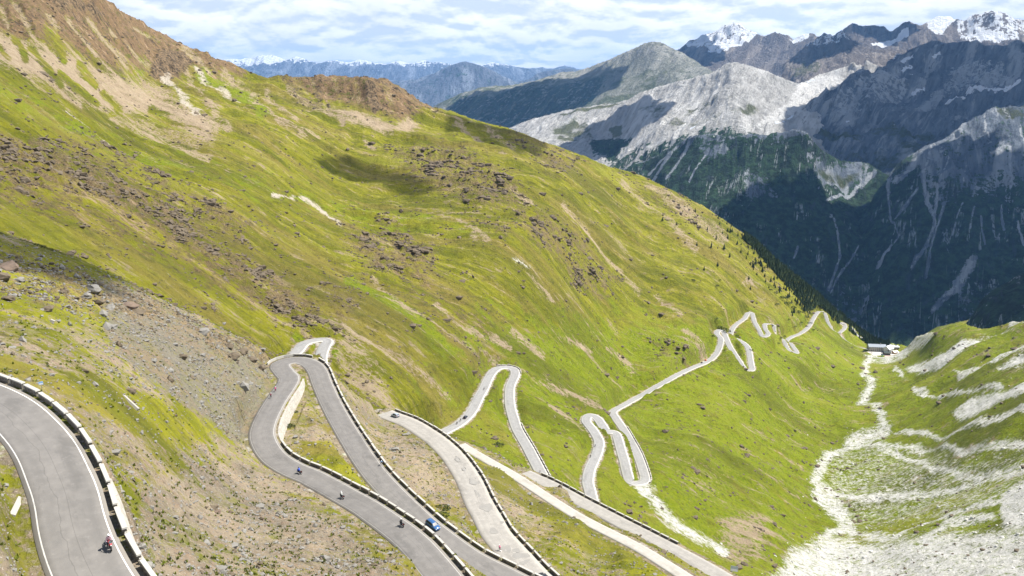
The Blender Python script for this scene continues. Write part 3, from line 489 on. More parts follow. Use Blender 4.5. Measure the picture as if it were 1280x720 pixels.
def pB(u,v,a,b):
    fo=.8*poly_mask(u,v,[(735,185),(760,178),(790,185),(770,205),(740,200)],6); fo=mx(fo,.75*sst(v,205,235)*(1-sst(u,860,900)));fo=mx(fo,.55*poly_mask(u,v,[(760,200),(850,175),(870,165),(950,175),(900,200),(760,240)],10))
    lt=strokes(a,b,[([(905,150),(875,165),(862,180),(848,210)],3),([(880,140),(840,175),(800,205),(765,232)],2.5),([(850,150),(800,185),(775,205)],2.2),([(868,185),(845,215)],2.5)]); lt=mx(lt,poly_mask(u,v,[(1000,106),(1045,100),(1055,108),(1010,140),(970,168),(940,172),(950,160),(985,135)],6))
    gr=.6*poly_mask(u,v,[(690,165),(720,155),(740,165),(735,185),(700,185)],8); gr=mx(gr,.8*poly_mask(u,v,[(700,150),(770,132),(785,135),(720,150)],3)); gr=mx(gr,.35*poly_mask(u,v,[(800,130),(900,120),(960,140),(900,170),(780,170)],12)); gr=mx(gr,.7*poly_mask(u,v,[(755,165),(775,158),(778,178),(765,180)],4))
    sn=strokes(a,b,[([(968,167),(980,161)],1.2),([(985,158),(992,152)],1.2),([(1000,115),(1018,112)],1.2),([(860,168),(866,167)],1)],.7)
    return [fo*(1-lt),lt,sn,gr]
far('limestone_mountain',[(560,175,6700),(630,165,6600),(648,157,6500),(665,150,6450),(690,143,6400),(712,139,6300),(740,134,6300),(770,131,6200),(785,126,6150),(800,118,6100),(820,112,6050),(840,106,6000),(862,101,5950),(885,95,5900),(897,88,5850),(905,83,5800),(918,79,5750),(930,81,5750),(945,86,5800),(960,91,5900),(978,98,6000),(995,107,6300),(1010,103,6600),(1025,95,6700),(1043,90,6700),(1058,85,6700),(1068,76,6600),(1078,73,6600),(1090,80,6700),(1110,88,6800),(1150,95,6900)],
   [(700,215,4900),(760,240,4750),(800,240,4700),(860,240,4600),(900,180,4800),(960,180,4900),(1000,160,5200),(975,140,5500),(935,130,5150),(890,130,5250),(860,140,5400),(800,160,5400),(720,175,5700),(1000,130,5900),(850,175,4900)],255,300,62,460,pB,M_PALE,seed=103,fall=205,keep=.3)
def pP(u,v,a,b):
    sn=mx(.42*sst(68-v,0,14)*(u>995),.9*poly_mask(u,v,[(1090,66),(1105,58),(1125,58),(1128,66),(1110,70)],2),.35*poly_mask(u,v,[(845,60),(900,45),(990,60),(990,80),(900,95)],6)); sn=mx(sn,strokes(a,b,[([(1118,45),(1135,42)],1.5),([(1110,62),(1122,52)],2)],1.2))
    gr=.9*poly_mask(u,v,[(990,92),(1005,78),(1025,85),(1015,98),(985,102)],4)
    return [Z0(u),.5*sst(v,62,80),sn,gr]
far('middle_peaks',[(960,110,8600),(975,96,8600),(985,80,8700),(997,68,8800),(1008,57,8900),(1018,52,9000),(1030,45,9000),(1042,48,9000),(1052,50,9100),(1062,58,9100),(1075,64,9200),(1095,68,9300),(1125,70,9300),(1200,75,9300)],[(1000,100,8000),(1060,110,7900),(1020,75,8600),(1100,110,7900)],118,130,110,520,pP,M_SNOW,seed=111,fall=205,keep=.8,taper=6)
def pG(u,v,a,b):
    fo=.55*poly_mask(u,v,[(560,128),(640,115),(740,100),(760,110),(740,135),(700,150),(640,170),(560,150)],8); lt=.6*poly_mask(u,v,[(600,112),(700,92),(790,62),(840,60),(880,85),(800,80),(700,105),(620,120)],6)
    gr=.5*sst(v,75,110); return [fo,lt,Z0(u),gr]
far('green_ridge',[(480,175,10800),(530,142,10600),(548,130,10500),(570,121,10400),(600,111,10200),(625,108,10100),(650,105,10000),(675,100,9900),(700,91,9800),(720,89,9800),(745,80,9700),(762,75,9600),(780,66,9500),(795,60,9400),(805,55,9400),(815,53,9400),(828,55,9300),(842,62,9300),(856,70,9200),(875,80,9000),(890,88,8900),(915,97,8800),(940,110,8700)],
   [(560,170,8900),(640,178,8500),(700,150,8600),(760,135,8500),(820,130,8300),(880,120,8100),(800,90,9000),(680,125,9100)],190,150,85,900,pG,M_GREEN,seed=124,fall=215,keep=.25)
def pS(u,v,a,b):
    sn=mx(.62*poly_mask(u,v,[(855,62),(880,44),(918,34),(950,46),(950,52),(920,60),(900,75),(880,72)],3),.95*poly_mask(u,v,[(915,62),(945,50),(952,53),(925,65),(905,72)],2)); sn=mx(sn,.9*poly_mask(u,v,[(988,58),(1005,47),(1015,47),(1012,55),(995,62)],1.5)); sn=mx(sn,.95*poly_mask(u,v,[(1158,36),(1175,26),(1188,27),(1196,34),(1180,52),(1170,56),(1162,48)],3))
    sn=mx(sn,.9*poly_mask(u,v,[(1090,68),(1120,58),(1130,48),(1140,45),(1135,60),(1110,70)],2)); sn=mx(sn,.9*poly_mask(u,v,[(1215,38),(1225,36),(1245,45),(1250,56),(1230,58),(1218,50)],2)); sn=mx(sn,.5*poly_mask(u,v,[(1205,25),(1240,15),(1300,18),(1300,60),(1240,60),(1200,62),(1195,40)],3))
    return [Z0(u),.4*poly_mask(u,v,[(900,70),(960,55),(1000,65),(980,95),(900,95)],8),sn,Z0(u)]
far('snow_peaks',[(800,95,12500),(830,75,12500),(845,65,12500),(860,55,12400),(872,51,12300),(882,46,12300),(895,43,12200),(905,38,12100),(914,36,12000),(918,33,12000),(924,36,12000),(935,44,12000),(943,46,12000),(952,51,11900),(960,49,11800),(968,44,11700),(975,48,11700),(985,52,11700),(992,55,11700),(1003,49,11700),(1012,47,11700),(1025,50,11700),(1045,47,11600),(1055,40,11500),(1068,36,11500),(1080,34,11500),(1098,34,11500),(1106,40,11500),(1114,43,11500),(1125,37,11500),(1135,34,11500),(1148,37,11600),(1158,32,11700),(1172,25,11800),(1182,26,11800),(1192,30,11800),(1203,34,11600),(1212,26,11500),(1225,22,11500),(1236,18,11400),(1246,16,11400),(1256,18,11400),(1268,24,11400),(1290,30,11400),(1340,34,11400)],
   [(850,105,10500),(950,100,10300),(1050,90,10200),(1150,90,10300),(1300,85,10200),(925,70,11300),(1000,75,11000),(1100,65,10900),(1180,55,11100),(1240,50,10900)],118,170,130,900,pS,M_SNOW,.07,seed=133,fall=205,keep=.32,taper=7)
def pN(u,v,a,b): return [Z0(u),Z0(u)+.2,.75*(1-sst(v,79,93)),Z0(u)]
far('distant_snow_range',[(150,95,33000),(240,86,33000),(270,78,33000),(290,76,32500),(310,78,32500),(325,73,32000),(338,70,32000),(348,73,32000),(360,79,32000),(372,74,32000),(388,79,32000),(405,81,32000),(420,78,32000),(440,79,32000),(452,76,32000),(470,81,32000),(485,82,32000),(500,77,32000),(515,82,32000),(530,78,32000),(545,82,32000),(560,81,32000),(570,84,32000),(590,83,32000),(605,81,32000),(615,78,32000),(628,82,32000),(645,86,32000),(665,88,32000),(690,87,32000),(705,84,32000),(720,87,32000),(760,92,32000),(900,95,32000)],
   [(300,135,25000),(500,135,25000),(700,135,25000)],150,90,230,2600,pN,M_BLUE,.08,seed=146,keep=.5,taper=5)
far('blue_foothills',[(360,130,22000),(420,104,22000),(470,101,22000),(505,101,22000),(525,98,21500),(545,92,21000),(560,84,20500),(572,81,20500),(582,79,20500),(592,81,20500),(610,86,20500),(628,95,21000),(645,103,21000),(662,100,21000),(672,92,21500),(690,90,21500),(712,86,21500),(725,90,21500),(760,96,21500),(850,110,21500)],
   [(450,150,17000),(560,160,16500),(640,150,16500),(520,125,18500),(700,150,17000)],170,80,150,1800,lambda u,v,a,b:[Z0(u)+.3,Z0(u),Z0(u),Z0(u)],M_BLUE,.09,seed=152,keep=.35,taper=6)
# deep ground under everything so that valleys have a floor
def valley_floor():
    vs=[]; R_=[1500,4000,10000,40000]; na=24
    for r in R_:
        for i in range(na+1):
            a=math.radians(-60+120*i/na); vs.append((math.sin(a)*r,math.cos(a)*r,-1150-.02*r))
    q=[(j*(na+1)+i,j*(na+1)+i+1,(j+1)*(na+1)+i+1,(j+1)*(na+1)+i) for j in range(3) for i in range(na)]; q=[tuple(reversed(x)) for x in q]
    o=mesh_np('valley_floor',vs,q,[M_BLUE]); tag(o,kind='structure'); colattr(o,'cover_a',np.tile([1,0,0,0],(len(vs),1)).astype(float))
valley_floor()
# ---------------------------------------------------------------- unseen clouds added overhead, shaped to throw the shadows that lie on the mountains
def cloud_mat(name,alpha):
    m,t,b=bsdf(name,1); b.inputs[0].default_value=(.85,.86,.88,1); b.inputs['Alpha'].default_value=alpha; return m
CM=cloud_mat('cloud_white',.88); CTH=cloud_mat('thin_cloud',.48)  # thinner over the near slopes to lighten the shadows there
def cloud(surf,poly,alt,seed,thick=.22,lab=None):
    """a cumulus whose shadow falls on the picture polygon of a surface"""
    p=np.array(poly,float); P=surf.P(p[:,0],p[:,1]); k=(alt-P[:,2])/SUN[2]; Q=P+SUN[None]*k[:,None]
    x0,y0=Q[:,0].min(),Q[:,1].min(); x1,y1=Q[:,0].max(),Q[:,1].max(); w=max(x1-x0,y1-y0); m=w*.12; n=110
    gx,gy=np.meshgrid(np.linspace(x0-m,x1+m,n),np.linspace(y0-m,y1+m,n),indexing='ij')
    wx=fbm(gx/w*5,gy/w*5,5,seed,.6)*w*.10; wy=fbm(gx/w*5,gy/w*5,5,seed+3,.6)*w*.10
    mk=poly_mask(gx+wx,gy+wy,[(a,b) for a,b in Q[:,:2]],w*.10)
    on=mk>.38; h=np.where(on,np.sqrt(np.clip((mk-.38)/.62,0,1)),0)*w*thick*(.7+.6*np.clip(fbm(gx/w*9,gy/w*9,5,seed+7,.6,True)+.3,0,1.5))
    V=np.concatenate([np.stack([gx,gy,alt+h],-1).reshape(-1,3),np.stack([gx,gy,alt-h*.18-1],-1).reshape(-1,3)])
    q=[]; N=n*n
    for i in range(n-1):
        for j in range(n-1):
            if on[i:i+2,j:j+2].any():
                a=i*n+j; q.append((a,a+n,a+n+1,a+1)); q.append((N+a,N+a+1,N+a+n+1,N+a+n))
    o=mesh_np('cloud',V,q,[CTH if (surf in (GM,GF) or alt==99) else CM]); tag(o,kind='structure')
    bm=bmesh.new(); bm.from_mesh(o.data); bmesh.ops.delete(bm,geom=[v for v in bm.verts if not v.link_faces],context='VERTS'); bm.to_mesh(o.data); bm.free()
cloud(FAR['shaded_massif'],[(975,172),(1010,143),(1045,110),(1075,86),(1110,76),(1130,60),(1165,45),(1200,50),(1340,50),(1340,230),(1200,200),(1100,225),(1000,225),(960,200)],2100,1,.1)
cloud(FAR['streaked_mountain'],[(1095,270),(1120,240),(1160,232),(1240,225),(1340,215),(1340,440),(1050,440),(1060,340)],1500,2,.1)
cloud(FAR['wooded_mountain'],[(850,300),(900,275),(990,240),(1050,268),(1160,270),(1200,430),(1050,430),(930,400),(860,330)],1500,3,.1)
cloud(FAR['wooded_shoulder'],[(1190,420),(1230,350),(1400,300),(1400,450),(1200,450)],1350,13,.1)
cloud(FAR['limestone_mountain'],[(700,190),(735,165),(790,138),(830,142),(822,160),(790,180),(760,200),(720,205)],1500,4,.12)
cloud(FAR['green_ridge'],[(560,140),(640,118),(740,96),(768,100),(750,125),(700,150),(640,172),(580,165)],1900,5,.12)
cloud(FAR['middle_peaks'],[(985,90),(1000,60),(1040,38),(1075,60),(1050,78),(1010,80)],2300,6,.12)
cloud(FAR['snow_peaks'],[(1050,60),(1060,28),(1115,28),(1140,50),(1110,70)],2900,7,.12)
cloud(FAR['snow_peaks'],[(835,95),(850,60),(880,55),(900,80),(870,100)],2900,8,.12)
0 and cloud(FAR['blue_foothills'],[(430,140),(530,95),(590,70),(660,95),(700,150)],4300,9,.12)
cloud(GM,[(395,208),(430,207),(490,222),(535,246),(515,252),(470,236),(410,220)],1350,10,.1)
cloud(GM,[(550,142),(600,158),(650,170),(680,195),(640,200),(600,190),(560,165)],1350,11,.1)
cloud(GF,[(-200,215),(0,285),(100,320),(165,352),(140,368),(60,345),(-200,300)],1330,12,.1)
# ---------------------------------------------------------------- air
hz=bpy.data.meshes.new('haze'); bm=bmesh.new()
zlo,zhi=-2300,1250
bmesh.ops.create_cube(bm,size=1)
for v in bm.verts: v.co=Vector((v.co.x*72000,20900+v.co.y*42200,(zlo+zhi)/2+v.co.z*(zhi-zlo)))
bm.to_mesh(hz); bm.free(); ho=link(bpy.data.objects.new('haze',hz)); tag(ho,kind='stuff')
hm=bpy.data.materials.new('air'); hm.use_nodes=True; ht=NT(hm.node_tree); hm.node_tree.nodes.remove(hm.node_tree.nodes['Principled BSDF'])
pv=ht.new('ShaderNodeVolumePrincipled'); pv.inputs['Color'].default_value=(.22,.50,1,1); pv.inputs['Density'].default_value=1.9e-5; pv.inputs['Anisotropy'].default_value=.2
ht.l.new(pv.outputs[0],[n for n in ht.n if n.type=='OUTPUT_MATERIAL'][0].inputs['Volume']); hz.materials.append(hm)
# ---------------------------------------------------------------- roads
def road_material(name,base,dark,edge,line=.8,far_=False):
    m,t,b=bsdf(name,.85); a=t.attr('lane').outputs['Vector']; s=t.new('ShaderNodeSeparateXYZ'); t.put(s.inputs[0],a); p=t.pos()
    n=t.noise(t.mapping(a,(.06,.8,1)),1,5,.6); n2=t.noise(p,.5,5,.65); lat=t.math('ABSOLUTE',s.outputs[1])
    c=t.mix(n,base,dark); c=t.mix(t.math('MULTIPLY',t.step(n2,.35,.7),.5),c,tuple(x*1.2 for x in base))
    tr=t.math('MULTIPLY',t.math('SUBTRACT',1,t.step(t.math('ABSOLUTE',t.math('SUBTRACT',lat,1.9)),.2,.9)),.28); c=t.mix(tr,c,dark)
    e=t.step(t.math('ADD',s.outputs[2],t.math('MULTIPLY',t.math('SUBTRACT',n2,.5),.9)),.60,.95) if True else None
    c=t.mix(t.math('MULTIPLY',t.step(lat,far_ and 2.5 or 3.1,far_ and 3.3 or 3.8),.75 if far_ else .45),c,edge)
    if line:
        l=t.math('MULTIPLY',t.math('GREATER_THAN',lat,3.2),t.math('LESS_THAN',lat,3.34)); c=t.mix(t.math('MULTIPLY',l,line),c,(.75,.74,.70))
    blot=t.noise(t.mapping(a,(.35,1,1)),.22,6,.7,.4); c=t.mix(t.math('MULTIPLY',t.step(blot,.54,.64),.35),c,tuple(x*.72 for x in dark)); c=t.mix(t.math('MULTIPLY',t.step(t.noise(p,.9,6,.75),.56,.66),.3),c,tuple(min(1,x*1.35) for x in base))
    wob=t.math('ADD',s.outputs[1],t.math('MULTIPLY',t.math('SUBTRACT',t.noise(a,.25,3,.5),.5),1.6)); crk=t.math('LESS_THAN',t.math('ABSOLUTE',t.math('SUBTRACT',wob,1.1)),.05); c=t.mix(t.math('MULTIPLY',crk,.3),c,tuple(x*.5 for x in dark))
    seam=t.math('LESS_THAN',lat,.035); c=t.mix(t.math('MULTIPLY',seam,.4),c,tuple(x*.6 for x in dark))
    t.put(b.inputs[0],c); bm=t.new('ShaderNodeBump'); bm.inputs['Strength'].default_value=.25; bm.inputs['Distance'].default_value=.05; t.put(bm.inputs['Height'],t.noise(p,3,4)); t.put(b.inputs['Normal'],bm.outputs[0]); return m
RM={'asphalt':road_material('grey_asphalt',(.185,.174,.160),(.13,.124,.116),(.30,.275,.235)),
    'asphalt2':road_material('worn_grey_asphalt',(.180,.170,.158),(.128,.122,.115),(.30,.275,.235),.3),
    'concrete':road_material('bleached_asphalt',(.315,.298,.268),(.235,.222,.20),(.42,.39,.34),False),
    'track':road_material('gravel_track',(.40,.38,.34),(.31,.29,.25),(.36,.31,.23),False),
    'far':road_material('pale_asphalt',(.27,.265,.255),(.21,.207,.20),(.50,.48,.43),False,True)}
def frame(P):
    T_=np.gradient(P,axis=0); T_[:,2]=0; T_/=np.linalg.norm(T_,axis=1,keepdims=True)+1e-9; return T_,np.stack([T_[:,1],-T_[:,0],T_[:,0]*0],1)
for nm,P,w,mt in BEDS:
    P=resample(P,1.5); T_,Rt=frame(P); lats=np.linspace(-w/2,w/2,7); d=np.r_[0,np.cumsum(np.linalg.norm(np.diff(P,axis=0),axis=1))]
    rr=np.hypot(P[:,0],P[:,1]); V=P[:,None,:]+Rt[:,None,:]*lats[None,:,None]; V=V.copy(); V[:,:,2]+=(.02+.05*(1-(np.abs(lats)/(w/2))**2))[None]+np.where(rr>420,.10,0)[:,None]
    n=len(P); i=np.arange((n-1)*6); a=i//6; b_=i%6; p=a*7+b_; q=np.stack([p,p+1,p+8,p+7],1)
    # closed slab: skirts on both edges
    V2=V.copy(); V2[:,:,2]-=.5; 
    allv=np.concatenate([V.reshape(-1,3),V2[:,[0,-1]].reshape(-1,3)]); N0=n*7; j=np.arange(n-1)
    q2=np.concatenate([q,np.stack([j*7,(j+1)*7,N0+(j+1)*2,N0+j*2],1),np.stack([j*7+6,N0+j*2+1,N0+(j+1)*2+1,(j+1)*7+6],1)])
    o=mesh_np('road',allv,q2,[RM[mt]]); tag(o,kind='structure')
    lane=np.zeros((n,7,3),np.float32); lane[:,:,0]=d[:,None]; lane[:,:,1]=lats[None]; lane=np.concatenate([lane.reshape(-1,3),lane[:,[0,-1]].reshape(-1,3)])
    at=o.data.attributes.new('lane','FLOAT_VECTOR','POINT'); at.data.foreach_set('vector',lane.ravel())
    if nm=='third': third_road=o
def nearest(nm,u,v,lat=0):
    P=RB[nm]; T_,Rt=frame(P); pu,pv=pix(P+Rt*lat); return int(np.argmin((pu-u)**2+(pv-v)**2))
# repair patches on the third road
patch_m=plain('patch_asphalt',(.245,.235,.215),.9,.1,scale=.6)
def on_road(nm,u,v,part=None):
    P=RB[nm]; T_,Rt=frame(P); best=None; kk=np.arange(len(P)); bad=np.zeros(len(P)) if part is None else np.where((kk<len(P)*.48) if part==2 else (kk>len(P)*.48),1e9,0)
    for lat in np.linspace(-3.4,3.4,18):
        pu,pv=pix(P+Rt*lat); d=(pu-u)**2+(pv-v)**2+bad; k=int(np.argmin(d))
        if best is None or d[k]<best[0]: best=(d[k],k,lat)
    _,k,lat=best; return P[k]+Rt[k]*lat,math.atan2(T_[k][1],T_[k][0]),k
for u,v,L,Wd in [(571,574,7,2.2),(581,588,5,1.5),(592,602,7,3.2),(597,618,6,1.1),(608,634,5,4.2),(600,622,2,1),(618,665,3.6,2.4),(633,684,3.4,2.6),(628,650,1.5,1.2),(653,699,6,4.5),(645,690,2.5,2)]:
    p,a,k=on_road('third',u,v); vs=[]; n=16
    for i in range(n):
        t=i/n*math.tau; r=1+.16*math.sin(3*t+u)+.1*math.sin(5*t+v); vs.append((p[0]+math.cos(a)*math.cos(t)*L*.5*r-math.sin(a)*math.sin(t)*Wd*.5*r,p[1]+math.sin(a)*math.cos(t)*L*.5*r+math.cos(a)*math.sin(t)*Wd*.5*r))
    P=RB['third']; vv=[]
    for x,y in vs:
        kk=int(np.argmin((P[:,0]-x)**2+(P[:,1]-y)**2)); vv.append((x,y,P[kk,2]+.095))
    m=bpy.data.meshes.new('asphalt_patch'); m.from_pydata(vv+[(x,y,z-.06) for x,y,z in vv],[],[tuple(range(n))]+[(i,i+n,(i+1)%n+n,(i+1)%n) for i in range(n)]); m.materials.append(patch_m); link(bpy.data.objects.new('asphalt_patch',m),third_road)
# ---------------------------------------------------------------- stone materials and guard walls
def stone_material(name,c1,c2,mortar,sc=1.3):
    m,t,b=bsdf(name,.9); p=t.pos(); cell=t.voro(p,sc,'F1',1); e=t.voro(p,sc,'DISTANCE_TO_EDGE'); s=t.sep(cell); c=t.mix(s[0],c1,c2); c=t.mix(t.step(t.noise(p,.8,5,.65),.4,.7),c,tuple(x*.7 for x in c1))
    c=t.mix(t.math('LESS_THAN',e,.05),c,mortar); t.put(b.inputs[0],c); bm=t.new('ShaderNodeBump'); bm.inputs['Distance'].default_value=.1; t.put(bm.inputs['Height'],t.math('MINIMUM',e,.2)); t.put(b.inputs['Normal'],bm.outputs[0]); return m
WALLM=stone_material('shaded_wall_stone',(.17,.15,.12),(.10,.09,.075),(.22,.20,.17)); CAPM=plain('wall_cap',(.40,.385,.345),.9,.1,var=.2); RETM=stone_material('pale_wall_stone',(.50,.47,.41),(.36,.33,.28),(.30,.28,.24),.9)  # block stone darkened: the shade on the wall faces is in its colour
def box(bm,x0,x1,y0,y1,z0,z1,mi=0,bev=0,taper=0):
    vs=[bm.verts.new((x,y,z)) for z,tt in ((z0,0),(z1,taper)) for x,y in ((x0+tt,y0+tt),(x1-tt,y0+tt),(x1-tt,y1-tt),(x0+tt,y1-tt))]
    fs=[bm.faces.new([vs[i] for i in f]) for f in ((3,2,1,0),(4,5,6,7),(0,1,5,4),(1,2,6,5),(2,3,7,6),(3,0,4,7))]
    for f in fs: f.material_index=mi
    return fs
def bobj(name,bm,mats,parent=None,smooth=False,label=None):
    bmesh.ops.recalc_face_normals(bm,faces=bm.faces)
    m=bpy.data.meshes.new(name); bm.to_mesh(m); bm.free()
    for x in mats: m.materials.append(x)
    if smooth:
        for f in m.polygons: f.use_smooth=True
    o=link(bpy.data.objects.new(name,m),parent)
    if label: o['label']=label
    return o
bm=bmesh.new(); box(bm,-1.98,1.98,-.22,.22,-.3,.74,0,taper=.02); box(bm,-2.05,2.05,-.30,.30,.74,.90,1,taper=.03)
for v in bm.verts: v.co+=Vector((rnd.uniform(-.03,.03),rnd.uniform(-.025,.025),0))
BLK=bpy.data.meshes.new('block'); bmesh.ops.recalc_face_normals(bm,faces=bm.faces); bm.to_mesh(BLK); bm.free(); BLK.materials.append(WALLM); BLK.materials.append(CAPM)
bm=bmesh.new(); box(bm,-.13,.13,-.13,.13,-.3,.62,0,taper=.02); PST=bpy.data.meshes.new('post'); bmesh.ops.recalc_face_normals(bm,faces=bm.faces); bm.to_mesh(PST); bm.free(); PST.materials.append(CAPM)
def guard_wall(nm,side,a,b,label,off=.75,pitch=4.75,lift=0):
    w={x[0]:x[2] for x in BEDS}[nm]; P=RB[nm]; T_,Rt=frame(P); o=side*(w/2+off)
    k0,k1=nearest(nm,*a,o),nearest(nm,*b,o); k0,k1=min(k0,k1),max(k0,k1)
    Q=resample((P+Rt*o)[k0:k1+1],.5); D=np.r_[0,np.cumsum(np.linalg.norm(np.diff(Q,axis=0),axis=1))]
    root=bpy.data.objects.new('guard_wall',None); link(root); root.location=Q[0]; tag(root,label,'wall','stone guard walls along the bends')
    s=pitch/2
    while s<D[-1]:
        p0=[np.interp(s-2,D,Q[:,i]) for i in range(3)]; p1=[np.interp(s+2,D,Q[:,i]) for i in range(3)]
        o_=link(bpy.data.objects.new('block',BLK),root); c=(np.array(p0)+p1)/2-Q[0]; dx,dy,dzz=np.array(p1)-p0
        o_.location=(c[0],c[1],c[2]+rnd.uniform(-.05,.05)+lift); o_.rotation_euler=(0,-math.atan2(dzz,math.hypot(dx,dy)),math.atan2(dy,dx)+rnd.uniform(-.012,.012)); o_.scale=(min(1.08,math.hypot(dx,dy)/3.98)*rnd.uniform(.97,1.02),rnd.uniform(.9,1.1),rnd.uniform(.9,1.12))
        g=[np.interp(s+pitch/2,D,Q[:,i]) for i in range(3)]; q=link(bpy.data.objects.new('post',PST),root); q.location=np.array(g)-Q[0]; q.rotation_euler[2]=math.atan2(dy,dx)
        s+=pitch
    return root
guard_wall('near',1,(0,473),(205,745),'stone block wall round the outside of the nearest bend, lower left') if False else None
SD={}
def side_of(nm,u,v):
    """which side of the bed (+1 right of travel) a picture point lies on"""
    P=RB[nm]; T_,Rt=frame(P); k=nearest(nm,u,v); a=pix(P[k]+Rt[k]*3); b=pix(P[k]-Rt[k]*3); return 1 if math.hypot(a[0]-u,a[1]-v)<math.hypot(b[0]-u,b[1]-v) else -1
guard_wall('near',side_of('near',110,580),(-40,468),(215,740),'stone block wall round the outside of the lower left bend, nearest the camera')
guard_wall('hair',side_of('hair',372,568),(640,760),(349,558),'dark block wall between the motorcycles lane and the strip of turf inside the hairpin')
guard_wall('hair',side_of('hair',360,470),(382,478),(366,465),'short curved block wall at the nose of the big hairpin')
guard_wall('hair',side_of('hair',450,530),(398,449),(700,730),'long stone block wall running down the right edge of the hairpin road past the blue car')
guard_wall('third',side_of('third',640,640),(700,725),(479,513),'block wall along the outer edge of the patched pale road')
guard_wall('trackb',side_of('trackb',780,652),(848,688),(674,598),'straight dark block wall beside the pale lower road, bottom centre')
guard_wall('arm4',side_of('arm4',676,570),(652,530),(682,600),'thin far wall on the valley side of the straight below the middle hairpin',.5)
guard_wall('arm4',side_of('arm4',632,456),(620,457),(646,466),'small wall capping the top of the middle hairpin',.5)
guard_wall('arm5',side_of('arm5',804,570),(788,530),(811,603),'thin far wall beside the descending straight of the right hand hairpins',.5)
def retaining(nm,side_pt,a,b,h,label,off=1.25,batter=.8,mat=RETM,thick=.6):
    w={x[0]:x[2] for x in BEDS}[nm]; side=side_of(nm,*side_pt); P=RB[nm]; T_,Rt=frame(P); k0,k1=sorted((nearest(nm,*a,side*w/2),nearest(nm,*b,side*w/2))); n=k1-k0+1
    rows=[]
    for k in range(k0,k1+1):
        e=math.sin(math.pi*(k-k0+.5)/n)**.35; hh=h*e
        rows.append([P[k]+Rt[k]*side*(w/2+off-thick)+[0,0,.10],P[k]+Rt[k]*side*(w/2+off)+[0,0,.12],P[k]+Rt[k]*side*(w/2+off+batter*e)+[0,0,-hh],P[k]+Rt[k]*side*(w/2+off-thick)+[0,0,-hh]])
    V=np.array(rows).reshape(-1,3); q=[]
    for i in range(n-1):
        for j in range(4): a_,b_=i*4+j,i*4+(j+1)%4; q.append((a_,b_,b_+4,a_+4))
    q+=[(0,1,2,3),((n-1)*4+3,(n-1)*4+2,(n-1)*4+1,(n-1)*4)]
    o=mesh_np('retaining_wall',V,q,[mat],False); bm=bmesh.new(); bm.from_mesh(o.data); bmesh.ops.recalc_face_normals(bm,faces=bm.faces); bm.to_mesh(o.data); bm.free(); tag(o,label,'wall')
for r in RETS: retaining(*r)
# pale parapet round the head of the big hairpin, with reflector posts
def parapet(nm,pt,a,b,label,h=.9,off=.9):
    w={x[0]:x[2] for x in BEDS}[nm]; side=side_of(nm,*pt); P=RB[nm]; T_,Rt=frame(P); o=side*(w/2+off); k0,k1=sorted((nearest(nm,*a,o),nearest(nm,*b,o))); rows=[]
    for k in range(k0,k1+1):
        c=P[k]+Rt[k]*o; rows.append([c-Rt[k]*.2+[0,0,-.4],c-Rt[k]*.17+[0,0,h],c+Rt[k]*.17+[0,0,h],c+Rt[k]*.2+[0,0,-.4]])
    V=np.array(rows).reshape(-1,3); n=k1-k0+1; q=[]
    for i in range(n-1):
        for j in range(4): a_,b_=i*4+j,i*4+(j+1)%4; q.append((a_,b_,b_+4,a_+4))
    q+=[(0,1,2,3),((n-1)*4+3,(n-1)*4+2,(n-1)*4+1,(n-1)*4)]
    o_=mesh_np('parapet',V,q,[CAPM],False); bm=bmesh.new(); bm.from_mesh(o_.data); bmesh.ops.recalc_face_normals(bm,faces=bm.faces); bm.to_mesh(o_.data); bm.free(); tag(o_,label,'wall')
parapet('hair',(360,438),(324,452),(392,446),'low pale parapet round the head of the big hairpin')
# ---------------------------------------------------------------- rocks
ROCKM,rt,rb=bsdf('dark_rock',.92); rp_=rt.pos(); rn=rt.noise(rp_,.7,7,.7); rt.put(rb.inputs[0],rt.mix(rn,(.20,.16,.11),(.045,.037,.027)))
GREYR,rt,rb=bsdf('grey_rock',.92); rn=rt.noise(rt.pos(),.9,7,.7); rt.put(rb.inputs[0],rt.mix(rn,(.30,.285,.255),(.11,.105,.095)))
PALER,rt,rb=bsdf('pale_rock',.92); rn=rt.noise(rt.pos(),.5,6,.7); rt.put(rb.inputs[0],rt.mix(rn,(.62,.61,.57),(.34,.33,.30)))
REDR,rt,rb=bsdf('rusty_rock',.92); rn=rt.noise(rt.pos(),.9,7,.7); rt.put(rb.inputs[0],rt.mix(rn,(.24,.175,.13),(.07,.058,.048)))
def rock_bm(seed,sub=2,rough=.28,flat=.7,long=1.3):
    r=random.Random(seed); bm=bmesh.new(); bmesh.ops.create_icosphere(bm,subdivisions=sub,radius=1)
    cuts=[(Vector((r.gauss(0,1),r.gauss(0,1),r.gauss(0,.8))).normalized(),r.uniform(.45,.85)) for _ in range(9)]
    from mathutils import noise as mn
    for v in bm.verts:
        c=v.co.copy()
        for nrm,d in cuts:
            s=c.dot(nrm)
            if s>d: c-=nrm*(s-d)
        c*=1+rough*mn.noise(c*1.7+Vector((seed,0,0))); v.co=Vector((c.x*long,c.y,c.z*flat))
    return bm
def boulder(u,v,size,label,mat,seed,stack=1,flat=.7,long=1.3):
    p=look(u,v)
    if p is None: return
    o=bobj('boulder',rock_bm(seed,3,.3,flat,long),[mat]); o.location=(p[0],p[1],p[2]+size*.15); o.scale=(size,)*3; o.rotation_euler=(rnd.uniform(-.2,.2),rnd.uniform(-.2,.2),rnd.uniform(0,3)); tag(o,label,'rock')
